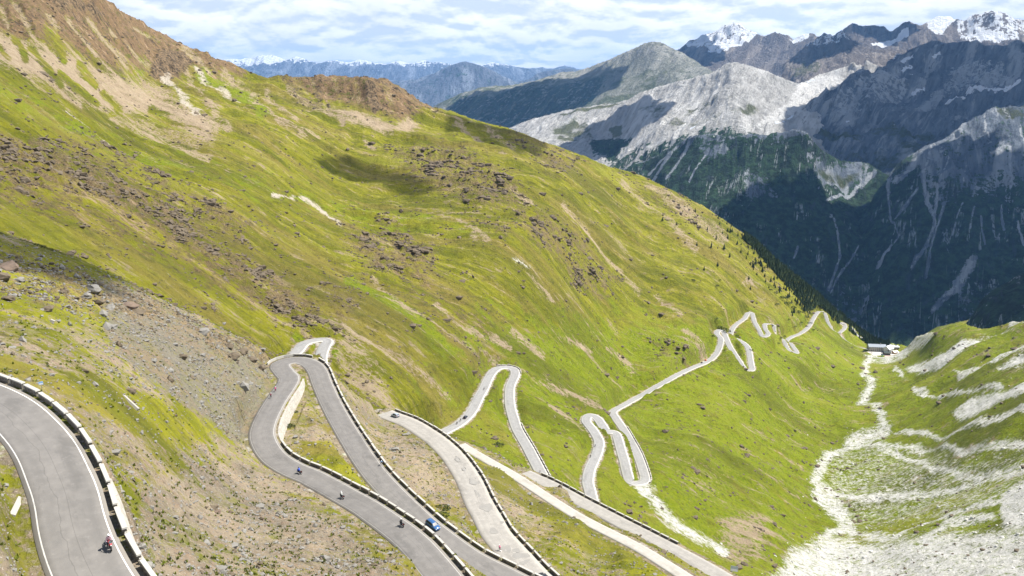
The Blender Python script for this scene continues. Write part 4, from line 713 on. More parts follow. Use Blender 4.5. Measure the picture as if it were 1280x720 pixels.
for a in [(117,364,4.6,'largest pale grey boulder on the shaded crest at far left, sunlit on top',GREYR,1),(108,372,2.6,'grey rock leaning against the left foot of the largest crest boulder',GREYR,2),(10,338,5.5,'rust brown outcrop cut off by the left edge of the picture',REDR,3),(2,350,4,'dark slab under the rust brown outcrop at the left edge',ROCKM,4),(160,384,4.2,'reddish dark outcrop on the slope right of the large pale boulder',REDR,5),(172,392,3,'dark block at the lower right of the reddish outcrop',ROCKM,6),
   (136,386,2.8,'greenish grey rock between the pale boulder and the reddish outcrop',GREYR,7),(253,416,3.4,'pale rounded boulder on the grey debris slope',GREYR,8),(228,448,2.5,'flat dark slab lying alone on grey debris',ROCKM,9),(286,434,3,'dark block at the left end of the rock rib above the hairpin',ROCKM,10),(301,441,3.3,'dark green block in the rock rib above the hairpin',ROCKM,11),(292,446,3.2,'blackest block low on the rib above the hairpin',ROCKM,12),(316,450,3.2,'brown rock in the middle of the rib above the hairpin',ROCKM,13),(326,460,3,'rock where the rib reaches the edge of the road',ROCKM,14),
   (12,375,2.2,'small dark rock below the left edge outcrop',ROCKM,15),(162,490,1.9,'dark rock standing in for the dark hollow behind the white slab',ROCKM,16),(60,388,2.4,'dark pair of flat stones left of the pale boulder',ROCKM,17),(268,636,1.8,'dark green stone lying on the pink debris slope',ROCKM,18),(271,641,1.3,'small rusty stone beside the dark green stone',REDR,19),(141,410,2.2,'grey stone on the grass under the crest boulders',GREYR,20),(192,452,1.8,'single block half way down the grey debris',GREYR,21),(280,405,1.8,'small pale block just under the crest line',GREYR,22)]:  # rock behind the white slab is put in for a dark hollow
    boulder(a[0],a[1],a[2]*.58,a[3],a[4],a[5]+100)
def scatter(name,pts,sizes,mat,seed,base=None,smooth=False,lift=.15,flat=.75):
    r=np.random.RandomState(seed); bms=[rock_bm(seed*10+i,1,.35,flat,1.2) for i in range(5)]; n=len(pts); VS=[];QS=[];o=0
    for i,bm in enumerate(bms):
        bm.verts.ensure_lookup_table(); v=np.array([x.co[:] for x in bm.verts]); f=np.array([[x.index for x in y.verts] for y in bm.faces]); bm.free(); s=np.arange(i,n,5)
        if len(s)==0: continue
        a=r.rand(len(s))*6.28; ca,sa=np.cos(a),np.sin(a); sz=sizes[s][:,None]*(.7+.6*r.rand(len(s),3)); w=v[None]*sz[:,None,:]
        V=np.stack([w[:,:,0]*ca[:,None]-w[:,:,1]*sa[:,None],w[:,:,0]*sa[:,None]+w[:,:,1]*ca[:,None],w[:,:,2]],-1)+pts[s][:,None,:]; V[:,:,2]+=(sizes[s]*lift)[:,None]
        VS.append(V.reshape(-1,3)); QS.append((f[None]+np.arange(len(s))[:,None,None]*len(v)).reshape(-1,3)+o); o+=len(s)*len(v)
    ob=mesh_np(name,np.concatenate(VS),np.concatenate(QS),[mat],smooth); tag(ob,kind='stuff'); return ob
def pick(mask,n,seed,area=True):
    """random terrain points, weighted by a mask and by the picture share of the cell"""
    r=np.random.RandomState(seed); w=(mask*1.0).ravel()*(1 if not area else 1); c=np.cumsum(w); k=np.searchsorted(c,r.rand(n)*c[-1]); i,j=np.unravel_index(np.minimum(k,w.size-1),mask.shape)
    x=np.sin(azs[i]+(r.rand(n)-.5)*(azs[1]-azs[0]))*rg[j]; y=np.cos(azs[i])*rg[j]; return np.stack([x,y,zat(x,y)],1),rg[j]
vis=((UU>-60)&(UU<1340)&(VV>-20)&(VV<800)&(rdist>1.6)).astype(float)
cl=sst(fbm(X/9,Y/9,4,301,.6),.05,.4); cl2=sst(fbm(X/30,Y/22,4,302,.6),.05,.35)
P_,R_=pick(vis*isF*(.25+mx(grey,fg_out*1.5)*1.6+.35*Ft)*(.25+cl),20000,1); scatter('loose_stones',P_,np.clip(np.random.RandomState(2).lognormal(-2.0,.6,len(P_)),.09,1.5)*(.55+R_/300),GREYR,3)
P_,R_=pick(vis*isF*(.1+fg_out*3+.3*grey)*(.05+cl),3500,4); scatter('dark_stones',P_,np.clip(np.random.RandomState(5).lognormal(-1.7,.55,len(P_)),.1,1.6)*(.5+R_/300),ROCKM,6)
P_,R_=pick(vis*isM*(RR<1500)*(outc*outc+.012)*(cl2**2+.02),9000,7); scatter('slope_crags',P_,np.clip(np.random.RandomState(8).lognormal(.2,.5,len(P_)),.4,4)*(.3+R_/1100),ROCKM,9,lift=.1,flat=.65)
P_,R_=pick(vis*isM*(RR<1500)*(UU<1100)*(VV<640)*(.10+outc+.5*brown)*(sst(fbm(X/16,Y/11,4,311,.62),.12,.4)**2+.004)*(1-near_white),9000,27); scatter('small_crags',P_,np.clip(np.random.RandomState(28).lognormal(-.35,.45,len(P_)),.3,2.2)*(.3+R_/1000),ROCKM,29,lift=.1,flat=.6)
P_,R_=pick(vis*isM*mx(white*(UU>900),.06*(UU>1000)*(VV>440))*(RR<1500),3000,10); scatter('pale_boulders',P_,np.clip(np.random.RandomState(11).lognormal(-.7,.5,len(P_)),.2,2),PALER,12)
# ---------------------------------------------------------------- conifers
BARK=plain('bark',(.10,.07,.05),.95); NEEDLE,t_,b_=bsdf('conifer_needles',.9); t_.put(b_.inputs[0],t_.mix(t_.noise(t_.pos(),.35,5,.7),(.013,.026,.009),(.045,.062,.016)))
def conifer_mesh(seed,h=11,r0=2.3):
    r=random.Random(seed); bm=bmesh.new(); n=7
    def ring(rad,z,jit=0): return [bm.verts.new((math.cos(i/n*math.tau+seed)*rad*(1+r.uniform(-jit,jit)),math.sin(i/n*math.tau+seed)*rad*(1+r.uniform(-jit,jit)),z+r.uniform(-jit,jit)*.6)) for i in range(n)]
    a=ring(.22,-.8); b=ring(.12,h*.5)
    for i in range(n): bm.faces.new((a[i],a[(i+1)%n],b[(i+1)%n],b[i]))
    nt=6
    for k in range(nt):
        z=h*(.10+.80*k/nt); rad=r0*(1-k/nt)**.85*r.uniform(.85,1.15)+.15; lo=ring(rad,z,.33); top=bm.verts.new((0,0,z+h*.28)); c=bm.verts.new((0,0,z+h*.05))
        for i in range(n):
            f=bm.faces.new((lo[i],lo[(i+1)%n],top)); f.material_index=1
            if (i+k)%2: f=bm.faces.new((lo[(i+1)%n],lo[i],c)); f.material_index=1
    m=bpy.data.meshes.new('conifer'); bm.to_mesh(m); bm.free(); m.materials.append(BARK); m.materials.append(NEEDLE); return m
CON=[conifer_mesh(i,*d) for i,d in enumerate([(11,2.4),(13,2.3),(8,2.0),(12,2.8),(6,1.7)])]
def inpoly(u,v,poly):
    c=False
    for i in range(len(poly)):
        x0,y0=poly[i-1]; x1,y1=poly[i]
        if (y0>v)!=(y1>v) and u<(x1-x0)*(v-y0)/(y1-y0)+x0: c=not c
    return c
skyu,skyv=np.array(SKY).T
tr=[]; r=random.Random(3)
def addtree(u,v): 
    p=look(u,v,400)
    if p is not None and np.min(np.hypot(allr[:,0]-p[0],allr[:,1]-p[1]))>7 and math.hypot(p[0]-HOTEL[0],p[1]-HOTEL[1])>75: tr.append((p,v))
# lone trees thinning out uphill, dense towards the crest line
for u,v in [(897,333),(912,322),(871,307),(880,338),(936,349),(946,344),(957,353),(961,360),(938,362),(846,281),(828,276),(895,300),(903,292),(884,288),(921,306),(915,290),(926,316),(930,297),(869,265),(875,285),(905,312),(889,310)]: addtree(u,v)
while len(tr)<300:
    u=r.uniform(890,1110); s=float(np.interp(u,skyu,skyv)); dep=r.random()**1.7*(8+44*min(1,max(0,(u-880)/110)))*(1 if u<1015 else .28)
    if r.random()<sst(np.array(u),880,1000)*.9+.08: addtree(u,s+dep+1.5)
k=0
for p,v in tr[:300]:
    o=link(bpy.data.objects.new('conifer',CON[k%5])); k+=1; o.location=(p[0],p[1],p[2]-.2); s_=r.uniform(.5,1.0); o.scale=(s_,s_,s_*r.uniform(.9,1.15)); o.rotation_euler[2]=r.uniform(0,6)
    pu_,pv_=pix(p); gap=pv_-np.interp(pu_,skyu,skyv)
    if k<=22 or gap>30: tag(o,'lone dark conifer standing on open grass above the far hairpins','tree','lone conifers on the open slope')
    elif pu_<1000: tag(o,'conifer of the sparse upper stand on the crest of the green slope','tree','conifers of the sparse upper stand')
    else: tag(o,'conifer in the dense belt along the lower crest beside the far hairpins','tree','conifers of the dense lower belt')
# the wood behind them, as one mass running over the crest
cv=[np.array([x.co[:] for x in m.vertices]) for m in CON]; cf=[[tuple(f.vertices) for f in m.polygons] for m in CON]; cm=[[f.material_index for f in m.polygons] for m in CON]
VS=[];T3=[];MI=[];off=0; cnt=0
while cnt<2800:
    u=r.uniform(930,1112); s=float(np.interp(u,skyu,skyv)); dp=r.random()**1.3*(6+24*min(1,max(0,(u-940)/70)))*(1 if u<1020 else .4)
    p=look(u,s+dp+.6,400); cnt+=1
    if p is None or np.min(np.hypot(allr[:,0]-p[0],allr[:,1]-p[1]))<8 or (math.hypot(p[0]-HOTEL[0],p[1]-HOTEL[1])<80 and p[1]<HOTEL[1]+25): continue
    reps=[p]
    if dp<4:
        for e in (1.03,1.06,1.09):
            q=p[:2]*(e+r.uniform(-.01,.01)); reps.append(np.array([q[0],q[1],float(zat(q[0],q[1]))]))
    for p in reps:
        i=r.randrange(5); sc=r.uniform(.5,.95); a=r.uniform(0,6.28); v=cv[i]*sc; V=np.stack([v[:,0]*math.cos(a)-v[:,1]*math.sin(a)+p[0],v[:,0]*math.sin(a)+v[:,1]*math.cos(a)+p[1],v[:,2]+p[2]-.2],1)
        VS.append(V)
        for f,mi in zip(cf[i],cm[i]):
            T3.append((f[0]+off,f[1]+off,f[2]+off)); MI.append(mi)
            if len(f)==4: T3.append((f[0]+off,f[2]+off,f[3]+off)); MI.append(mi)
        off+=len(v)
o=mesh_np('conifer_wood',np.concatenate(VS),T3,[BARK,NEEDLE],False,None,MI); tag(o,kind='stuff')
# low dark mountain pine patches
SHR,t_,b_=bsdf('dwarf_pine',.95); t_.put(b_.inputs[0],t_.mix(t_.noise(t_.pos(),.5,5,.7),(.018,.032,.010),(.06,.075,.02)))
def bush_bm(seed):
    bm=bmesh.new(); r=random.Random(seed)
    for i in range(150):
        a=r.uniform(0,6.28); q=r.random()**.5; z=r.uniform(0,1)*(1-q*q)*.55+.05; c=Vector((math.cos(a)*q,math.sin(a)*q,z)); s=r.uniform(.12,.26); n=[Vector((r.gauss(0,1),r.gauss(0,1),r.gauss(0,.8))).normalized()*s for _ in range(3)]
        bm.faces.new([bm.verts.new(c+x) for x in n])
    return bm
BM_=[]
for i in range(3):
    bm=bush_bm(i); m=bpy.data.meshes.new('dwarf_pine'); bm.to_mesh(m); bm.free(); m.materials.append(SHR); BM_.append(m)
for k,(u,v,s) in enumerate([(902,411,8),(908,414,7),(898,408,6),(976,372,9),(984,379,9),(990,384,9),(998,390,9),(1006,396,8),(968,366,7),(962,362,6),(970,380,6),(1000,403,6),(1008,408,5),(1012,404,6),(975,422,5),(980,420,4),(972,429,4),(939,437,4),(890,420,5),(1015,412,5),(895,398,4),(985,399,4),(993,408,4),(922,419,3),(866,350,5),(895,357,5),(899,350,4),(1002,385,8),(1010,392,8),(982,371,7)]):
    p=look(u,v,400)
    if p is None: continue
    o=link(bpy.data.objects.new('dwarf_pine',BM_[k%3])); o.location=(p[0],p[1],p[2]-.1); o.scale=(s,s*.8,s*.45); o.rotation_euler[2]=k; tag(o,'low dark dwarf pine patch on the bright green slope above the far hairpins','shrub','dwarf pines on the far slope')
for k,(u,v,s,l) in enumerate([(362,533,1.7,'dark green bush on the turf inside the hairpin, just right of the white wall'),(553,635,1.9,'round dark bush beside the patched road, upper of two'),(551,644,1.9,'round dark bush beside the patched road, lower of two'),(622,556,3.2,'single dark bush in the grass triangle under the middle hairpin'),(369,515,.9,'small dark bush below the nose of the hairpin wall')]):
    p=look(u,v); o=link(bpy.data.objects.new('bush',BM_[k%3])); o.location=(p[0],p[1],p[2]); o.scale=(s*1.3,s,s*.7); tag(o,l,'shrub')
# grass tufts in the near debris
GR,t_,b_=bsdf('tuft_grass',.9); t_.put(b_.inputs[0],t_.mix(t_.noise(t_.pos(),.2,3,.6),(.09,.13,.012),(.19,.20,.03)))
def tufts(n,seed):
    r_=np.random.RandomState(seed); m=vis*isF*(.15+.8*Ft)*(sst(fbm(X/12,Y/12,4,331,.6),.0,.6)+.3)*(RR<330); P,_=pick(m,n,seed); k=9
    a=r_.rand(n,k)*6.28; R0=(.15+.5*r_.rand(n,1))*(.6+.6*r_.rand(n,1)); cx_=P[:,0,None]+np.cos(a)*R0*r_.rand(n,k); cy_=P[:,1,None]+np.sin(a)*R0*r_.rand(n,k); cz=P[:,2,None]+0*a; w=.10+.12*r_.rand(n,k); h=(.12+.30*r_.rand(n,k)); b=r_.rand(n,k)*6.28
    V=np.stack([np.stack([cx_-np.cos(b)*w,cy_-np.sin(b)*w,cz-.03],-1),np.stack([cx_+np.cos(b)*w,cy_+np.sin(b)*w,cz-.03],-1),np.stack([cx_+.1*np.cos(a),cy_+.1*np.sin(a),cz+h],-1)],2).reshape(-1,3)
    o=mesh_np('grass_tufts',V,np.arange(len(V)).reshape(-1,3),[GR],False); tag(o,kind='stuff')
tufts(2600,5)
# ---------------------------------------------------------------- people, motorcycles, bicycles, car
SKIN=plain('skin',(.45,.28,.2),.6); BLACK=plain('black_leather',(.018,.018,.02),.6); RUB=plain('rubber',(.02,.02,.02),.8); CHR=plain('bare_metal',(.5,.5,.52),.35,.5,1); 
def col(n,c,r=.5,s=.4): return plain(n,c,r,s,var=.06)
def skin_body(chains,name,mats,matfn):
    vs=[];es=[];rd=[];idx_={}
    for ch in chains:
        prev=None
        for (x,y,z,rr) in ch:
            key=(round(x,3),round(y,3),round(z,3))
            if key not in idx_: idx_[key]=len(vs); vs.append((x,y,z)); rd.append(rr)
            i=idx_[key]
            if prev is not None and prev!=i: es.append((prev,i))
            prev=i
    m=bpy.data.meshes.new(name); m.from_pydata(vs,es,[]); o=bpy.data.objects.new(name,m); COL.objects.link(o)
    md=o.modifiers.new('s','SKIN'); 
    if not m.skin_vertices: 
        bm=bmesh.new(); bm.from_mesh(m); bm.verts.layers.skin.verify(); bm.to_mesh(m); bm.free()
    for i,sv in enumerate(m.skin_vertices[0].data): sv.radius=(rd[i],rd[i]); sv.use_root=(i==0)
    o.modifiers.new('u','SUBSURF').levels=1; dg=bpy.context.evaluated_depsgraph_get(); me=bpy.data.meshes.new_from_object(o.evaluated_get(dg)); me.name=name; bpy.data.objects.remove(o)
    me.materials.clear()
    for x in mats: me.materials.append(x)
    for f in me.polygons: f.material_index=matfn(f.center); f.use_smooth=True
    return me
# a seated rider, x forward, origin on the ground under the hips; hips .82 m up, hands on the bars
def rider_mesh(jacket,trousers,lean,hip,foot,hand,name='person'):
    hx,hz=hip; sx_,sz=hx+.52*math.sin(lean),hz+.52*math.cos(lean); hdx,hdz=sx_+.20*math.sin(lean)+.04,sz+.26
    ch=[[(hx,0,hz,.15),(hx+.2*math.sin(lean),0,hz+.2*math.cos(lean),.145),(sx_,0,sz,.16),(sx_+.04,0,sz+.09,.065),(hdx-.03,0,hdz-.08,.075),(hdx,0,hdz,.105),(hdx+.01,0,hdz+.09,.085)]]
    for s in (-1,1):
        ex,ez=(sx_+hand[0])/2-.02,(sz+hand[1])/2-.10
        ch.append([(sx_,0,sz,.16),(sx_,.19*s,sz-.02,.075),(ex,.28*s,ez,.052),(hand[0],.26*s,hand[1],.034),(hand[0]+.05,.25*s,hand[1]-.01,.028)])
        for k in range(4): ch.append([(hand[0]+.05,.25*s,hand[1]-.01,.028),(hand[0]+.09,(.225+.018*k)*s,hand[1]-.005,.009),(hand[0]+.105-.004*k,(.225+.018*k)*s,hand[1]-.035,.008)])
        ch.append([(hand[0]+.05,.25*s,hand[1]-.01,.028),(hand[0]+.055,.205*s,hand[1]-.02,.009),(hand[0]+.08,.20*s,hand[1]-.035,.008)])
        ch.append([(hx,0,hz,.15),(hx+.04,.11*s,hz-.05,.10),(hx+.42,.19*s,hz-.09,.07),(foot[0]-.02,.17*s,foot[1]+.08,.048),(foot[0]-.02,.17*s,foot[1],.042),(foot[0]+.14,.18*s,foot[1]-.03,.034)])
    def mf(c):
        if c.z>hdz-.12 and abs(c.y)<.14: return 2
        if c.z>hz+.03 and (c.x<hand[0]-.05 or c.z<hz+.0): 
            return 0
        if c.x>hand[0]-.05 and c.z>hand[1]-.1 and abs(c.y)>.15: return 2 if 'cyc' in name else 1
        return 1 if c.z<hz+.05 else 0
    return skin_body(ch,'person',[jacket,trousers,SKIN],mf),(hdx,hdz)
def helmet(parent,hd,mat,bike=False):
    bm=bmesh.new(); bmesh.ops.create_icosphere(bm,subdivisions=2,radius=.155 if not bike else .14)
    for v in bm.verts:
        v.co.x*=1.15; v.co.z*=1.08
        if bike and v.co.z<-.01: v.co.z=-.01
        elif v.co.z<-.11: v.co.z=-.11
    o=bobj('helmet',bm,[mat],parent,True); o.location=(hd[0]+.01,0,hd[1]+.03)
    if not bike:
        bm=bmesh.new(); box(bm,.0,.05,-.10,.10,-.05,.06,0,taper=.02); v=bobj('visor',bm,[BLACK],o); v.location=(.135,0,.0)
def tube(bm,a,b,r,n=7,mi=0):
    a,b=Vector(a),Vector(b); d=(b-a).normalized(); u=d.orthogonal().normalized(); w=d.cross(u); A=[];B=[]
    for i in range(n):
        t=i/n*math.tau; o=(u*math.cos(t)+w*math.sin(t))*r; A.append(bm.verts.new(a+o)); B.append(bm.verts.new(b+o))
    for i in range(n): f=bm.faces.new((A[i],A[(i+1)%n],B[(i+1)%n],B[i])); f.material_index=mi
    bm.faces.new(A[::-1]).material_index=mi; bm.faces.new(B).material_index=mi
def torus(bm,R,r,n=20,k=6,w=1,mi=0):
    V=[[bm.verts.new(((R+r*math.cos(j/k*math.tau))*math.cos(i/n*math.tau),r*w*math.sin(j/k*math.tau),(R+r*math.cos(j/k*math.tau))*math.sin(i/n*math.tau))) for j in range(k)] for i in range(n)]
    for i in range(n):
        for j in range(k): f=bm.faces.new((V[i][j],V[(i+1)%n][j],V[(i+1)%n][(j+1)%k],V[i][(j+1)%k])); f.material_index=mi
def wheel(parent,x,z,R,r,w=1,name='wheel',disc=True,y=0):
    bm=bmesh.new(); torus(bm,R-r,r,w=w); o=bobj(name,bm,[RUB],parent,True); o.location=(x,y,z)
    bm=bmesh.new(); torus(bm,R-r*1.9,r*.35,w=1.4,k=4)
    for i in range(8 if disc else 10): t=i/(8 if disc else 10)*math.tau; tube(bm,(0,0,0),((R-r*2)*math.cos(t),0,(R-r*2)*math.sin(t)),.018 if disc else .006,4)
    tube(bm,(0,-.06,0),(0,.06,0),.05 if disc else .025)
    bobj('rim',bm,[CHR],o)
    return o
def loft(bm,secs,mi=0,cap=True):
    R_=[[bm.verts.new(p) for p in s] for s in secs]; n=len(R_[0])
    for a,b in zip(R_,R_[1:]):
        for i in range(n): bm.faces.new((a[i],a[(i+1)%n],b[(i+1)%n],b[i])).material_index=mi
    if cap: bm.faces.new(R_[0][::-1]).material_index=mi; bm.faces.new(R_[-1]).material_index=mi
def oval(x,z,hy,hz,n=8): return [(x,hy*math.cos(i/n*math.tau),z+hz*math.sin(i/n*math.tau)) for i in range(n)]
def at_road(o,nm,u,v,rev=False,turn=0,dz=.07):
    part=None
    if nm[-1]=='!': nm=nm[:-1]; part=2
    p,a,k=on_road(nm,u,v,part); P=RB[nm]; t=P[min(k+2,len(P)-1)]-P[max(k-2,0)]; pitch=math.atan2(t[2],math.hypot(t[0],t[1]))
    o.location=(p[0],p[1],p[2]+dz); o.rotation_euler=(0,pitch if rev else -pitch,a+(math.pi if rev else 0)+turn); return o
def motorcycle(nm,u,v,paint,jacket,hel,label,plabel,rev=False,full=True,turn=0,box_=True,trousers=None):
    root=bpy.data.objects.new('motorcycle',None); link(root); at_road(root,nm,u,v,rev,turn); tag(root,label,'motorcycle','motorcycles on the pass road')
    pm=col('paint_%s'%paint[0],paint[1],.35,.5)
    wheel(root,-.72,.31,.31,.075,name='wheel'); wheel(root,.74,.31,.31,.065,name='wheel')
    bm=bmesh.new(); loft(bm,[oval(.02,.83,.10,.05),oval(.12,.88,.17,.12),oval(.36,.90,.17,.13),oval(.5,.84,.1,.09)]); bobj('fuel_tank',bm,[pm],root,True)
    bm=bmesh.new(); loft(bm,[oval(.42,.78,.16,.16),oval(.62,.84,.20,.2),oval(.80,.86,.13,.12),oval(.88,.82,.05,.05)]); fr=bobj('fairing',bm,[pm],root,True)
    bm=bmesh.new(); loft(bm,[[(.66,-.13,1.0),(.66,.13,1.0),(.70,.13,1.0),(.70,-.13,1.0)],[(.52,-.1,1.26),(.52,.1,1.26),(.54,.1,1.27),(.54,-.1,1.27)]]); bobj('windscreen',bm,[col('smoked_screen',(.1,.11,.12),.1,.6)],root)
    bm=bmesh.new(); bmesh.ops.create_uvsphere(bm,u_segments=8,v_segments=6,radius=.075); h=bobj('headlight',bm,[col('lamp_glass',(.8,.8,.78),.15,.6)],root,True); h.location=(.85,0,.83)
    bm=bmesh.new(); loft(bm,[oval(-.55,.84,.09,.04),oval(-.3,.82,.15,.05),oval(.0,.82,.12,.05)]); bobj('seat',bm,[BLACK],root,True)
    bm=bmesh.new(); box(bm,-.18,.32,-.17,.17,.28,.62,0,taper=.05); bobj('engine',bm,[CHR],root)
    bm=bmesh.new()
    for s in (-1,1): tube(bm,(.74,.09*s,.31),(.5,.09*s,.95),.028); tube(bm,(-.72,.09*s,.31),(-.05,.1*s,.45),.03); tube(bm,(-.05,.1*s,.45),(.4,.08*s,.8),.025); tube(bm,(-.05,.1*s,.45),(-.5,.09*s,.8),.02)
    bobj('frame',bm,[BLACK],root)
    bm=bmesh.new(); tube(bm,(.46,-.36,1.04),(.50,0,1.0),.016); tube(bm,(.46,.36,1.04),(.50,0,1.0),.016); tube(bm,(.48,-.3,1.04),(.52,-.34,1.18),.01); tube(bm,(.48,.3,1.04),(.52,.34,1.18),.01); bobj('handlebar',bm,[BLACK],root)
    bm=bmesh.new(); tube(bm,(0,-.19,.32),(-.75,-.24,.42),.05); bobj('exhaust',bm,[CHR],root)
    bm=bmesh.new(); box(bm,-.80,-.74,-.06,.06,.66,.74,0); bobj('tail_light',bm,[col('red_lens',(.5,.02,.02),.2,.6)],root)
    if box_:
        for s in (-1,1): bm=bmesh.new(); box(bm,-.78,-.34,.14*s if s>0 else -.36,.36 if s>0 else -.14,.48,.80,0,taper=.03); bobj('pannier',bm,[BLACK],root)
    me,hd=rider_mesh(col('jacket_%s'%jacket[0],jacket[1],.8,.2),trousers or BLACK,.28,(-.12,.92),(.02,.36),(.38,1.04)); po=link(bpy.data.objects.new('person',me)); po.location=root.location; po.rotation_euler=root.rotation_euler; tag(po,plabel,'person','riders on the road'); helmet(po,hd,col('helmet_%s'%hel[0],hel[1],.25,.6)); return root
motorcycle('near',135,686,('red',(.35,.03,.04)),('pink_white',(.62,.40,.45)),('white',(.75,.75,.75)),'red motorcycle on the nearest bend at bottom left','person in a pink and white jacket riding the motorcycle on the nearest bend',rev=False,box_=False)
motorcycle('hair',375,592,('blue',(.02,.06,.4)),('blue',(.02,.09,.60)),('navy',(.02,.03,.15)),'dark motorcycle with the blue rider, left of the block wall','person in a bright blue jacket riding left of the long block wall')
motorcycle('hair',429,624,('black',(.02,.02,.022)),('pale_grey',(.5,.52,.5)),('silver',(.6,.6,.6)),'black motorcycle with the pale grey rider, between the blue rider and the next motorcycle','person in a pale grey jacket riding behind the blue rider')
motorcycle('hair',502,658,('black',(.02,.02,.022)),('dark',(.03,.032,.035)),('white',(.75,.75,.75)),'black motorcycle close to the block wall, just left of the blue car','person in dark clothes and white helmet riding just left of the blue car')
for u,v,nm,n in [(571,530,'arm4','first of two small dark motorcycles at the foot of the middle hairpin'),(576,526,'arm4','second small dark motorcycle directly behind another, below the black car'),(605,487,'arm4','lone small motorcycle half way up to the middle hairpin'),(744,558,'arm5','small motorcycle near the top of the narrow bend, upper one'),(738,572,'arm5','small motorcycle on the narrow bend, lower one')]:
    motorcycle(nm,u,v,('black',(.02,.02,.022)),('dark',(.03,.032,.035)),('black',(.03,.03,.03)),n,'person in dark clothes riding the '+n[:60].replace('first of two ','left ').replace('second ','right ').split(',')[0],box_=False)
def bicycle(nm,u,v,frame_c,jersey,label,plabel,rev=False,turn=0):
    root=bpy.data.objects.new('bicycle',None); link(root); at_road(root,nm,u,v,rev,turn); tag(root,label,'bicycle','bicycles on the pass road')
    wheel(root,-.5,.34,.34,.016,name='wheel',disc=False); wheel(root,.52,.34,.34,.016,name='wheel',disc=False)
    bm=bmesh.new(); A,B,C_,D_=(-.5,0,.34),(-.05,0,.28),(-.2,0,.82),(.38,0,.86)
    for p,q in ((A,B),(B,C_),(C_,D_),(D_,B),(A,C_)): tube(bm,p,q,.018)
    tube(bm,D_,(.52,0,.34),.014); bobj('frame',bm,[col('frame_%s'%frame_c[0],frame_c[1],.3,.6)],root)
    bm=bmesh.new(); tube(bm,(.40,-.21,.96),(.40,.21,.96),.013); tube(bm,(.38,0,.86),(.40,0,.96),.013)
    for s in (-1,1): tube(bm,(.40,.21*s,.96),(.50,.21*s,.90),.013)
    bobj('handlebar',bm,[BLACK],root); bm=bmesh.new(); loft(bm,[oval(-.34,.95,.07,.02),oval(-.18,.95,.05,.025),oval(-.06,.94,.015,.015)]); tube(bm,(-.2,0,.82),(-.22,0,.95),.013); bobj('saddle',bm,[BLACK],root)
    me,hd=rider_mesh(col('jersey_%s'%jersey[0],jersey[1],.8,.2),BLACK,.85,(-.2,.98),(.0,.30),(.40,.99),'cyc'); po=link(bpy.data.objects.new('person',me)); po.location=root.location; po.rotation_euler=root.rotation_euler; tag(po,plabel,'person','riders on the road'); helmet(po,hd,col('helmet_white',(.75,.75,.75),.25,.6),True)
bicycle('hair',345,489,('red',(.4,.03,.03)),('magenta',(.45,.05,.16)),'front bicycle of the pair climbing to the hairpin at the inner edge','person in a magenta jersey, front of the pair of cyclists below the hairpin')
bicycle('hair',338,497,('dark',(.03,.03,.03)),('dark_red',(.16,.03,.05)),'rear bicycle of the pair climbing to the hairpin at the inner edge','person in a dark red jersey, rear of the pair of cyclists below the hairpin')
bicycle('hair!',478,580,('white',(.6,.6,.6)),('light_blue',(.25,.48,.80)),'bicycle close to the block wall on the right arm of the hairpin road','person in a light blue jersey cycling beside the wall above the blue car')
bicycle('third',626,690,('red',(.4,.03,.03)),('pink',(.5,.12,.22)),'bicycle on the pale patched road at its left edge','person in a pink jersey cycling on the pale patched road')
bicycle('arm4',675,590,('dark',(.03,.03,.03)),('dark_red',(.16,.03,.05)),'small bicycle near the bottom of the straight below the middle hairpin','person cycling near the bottom of the straight below the middle hairpin')
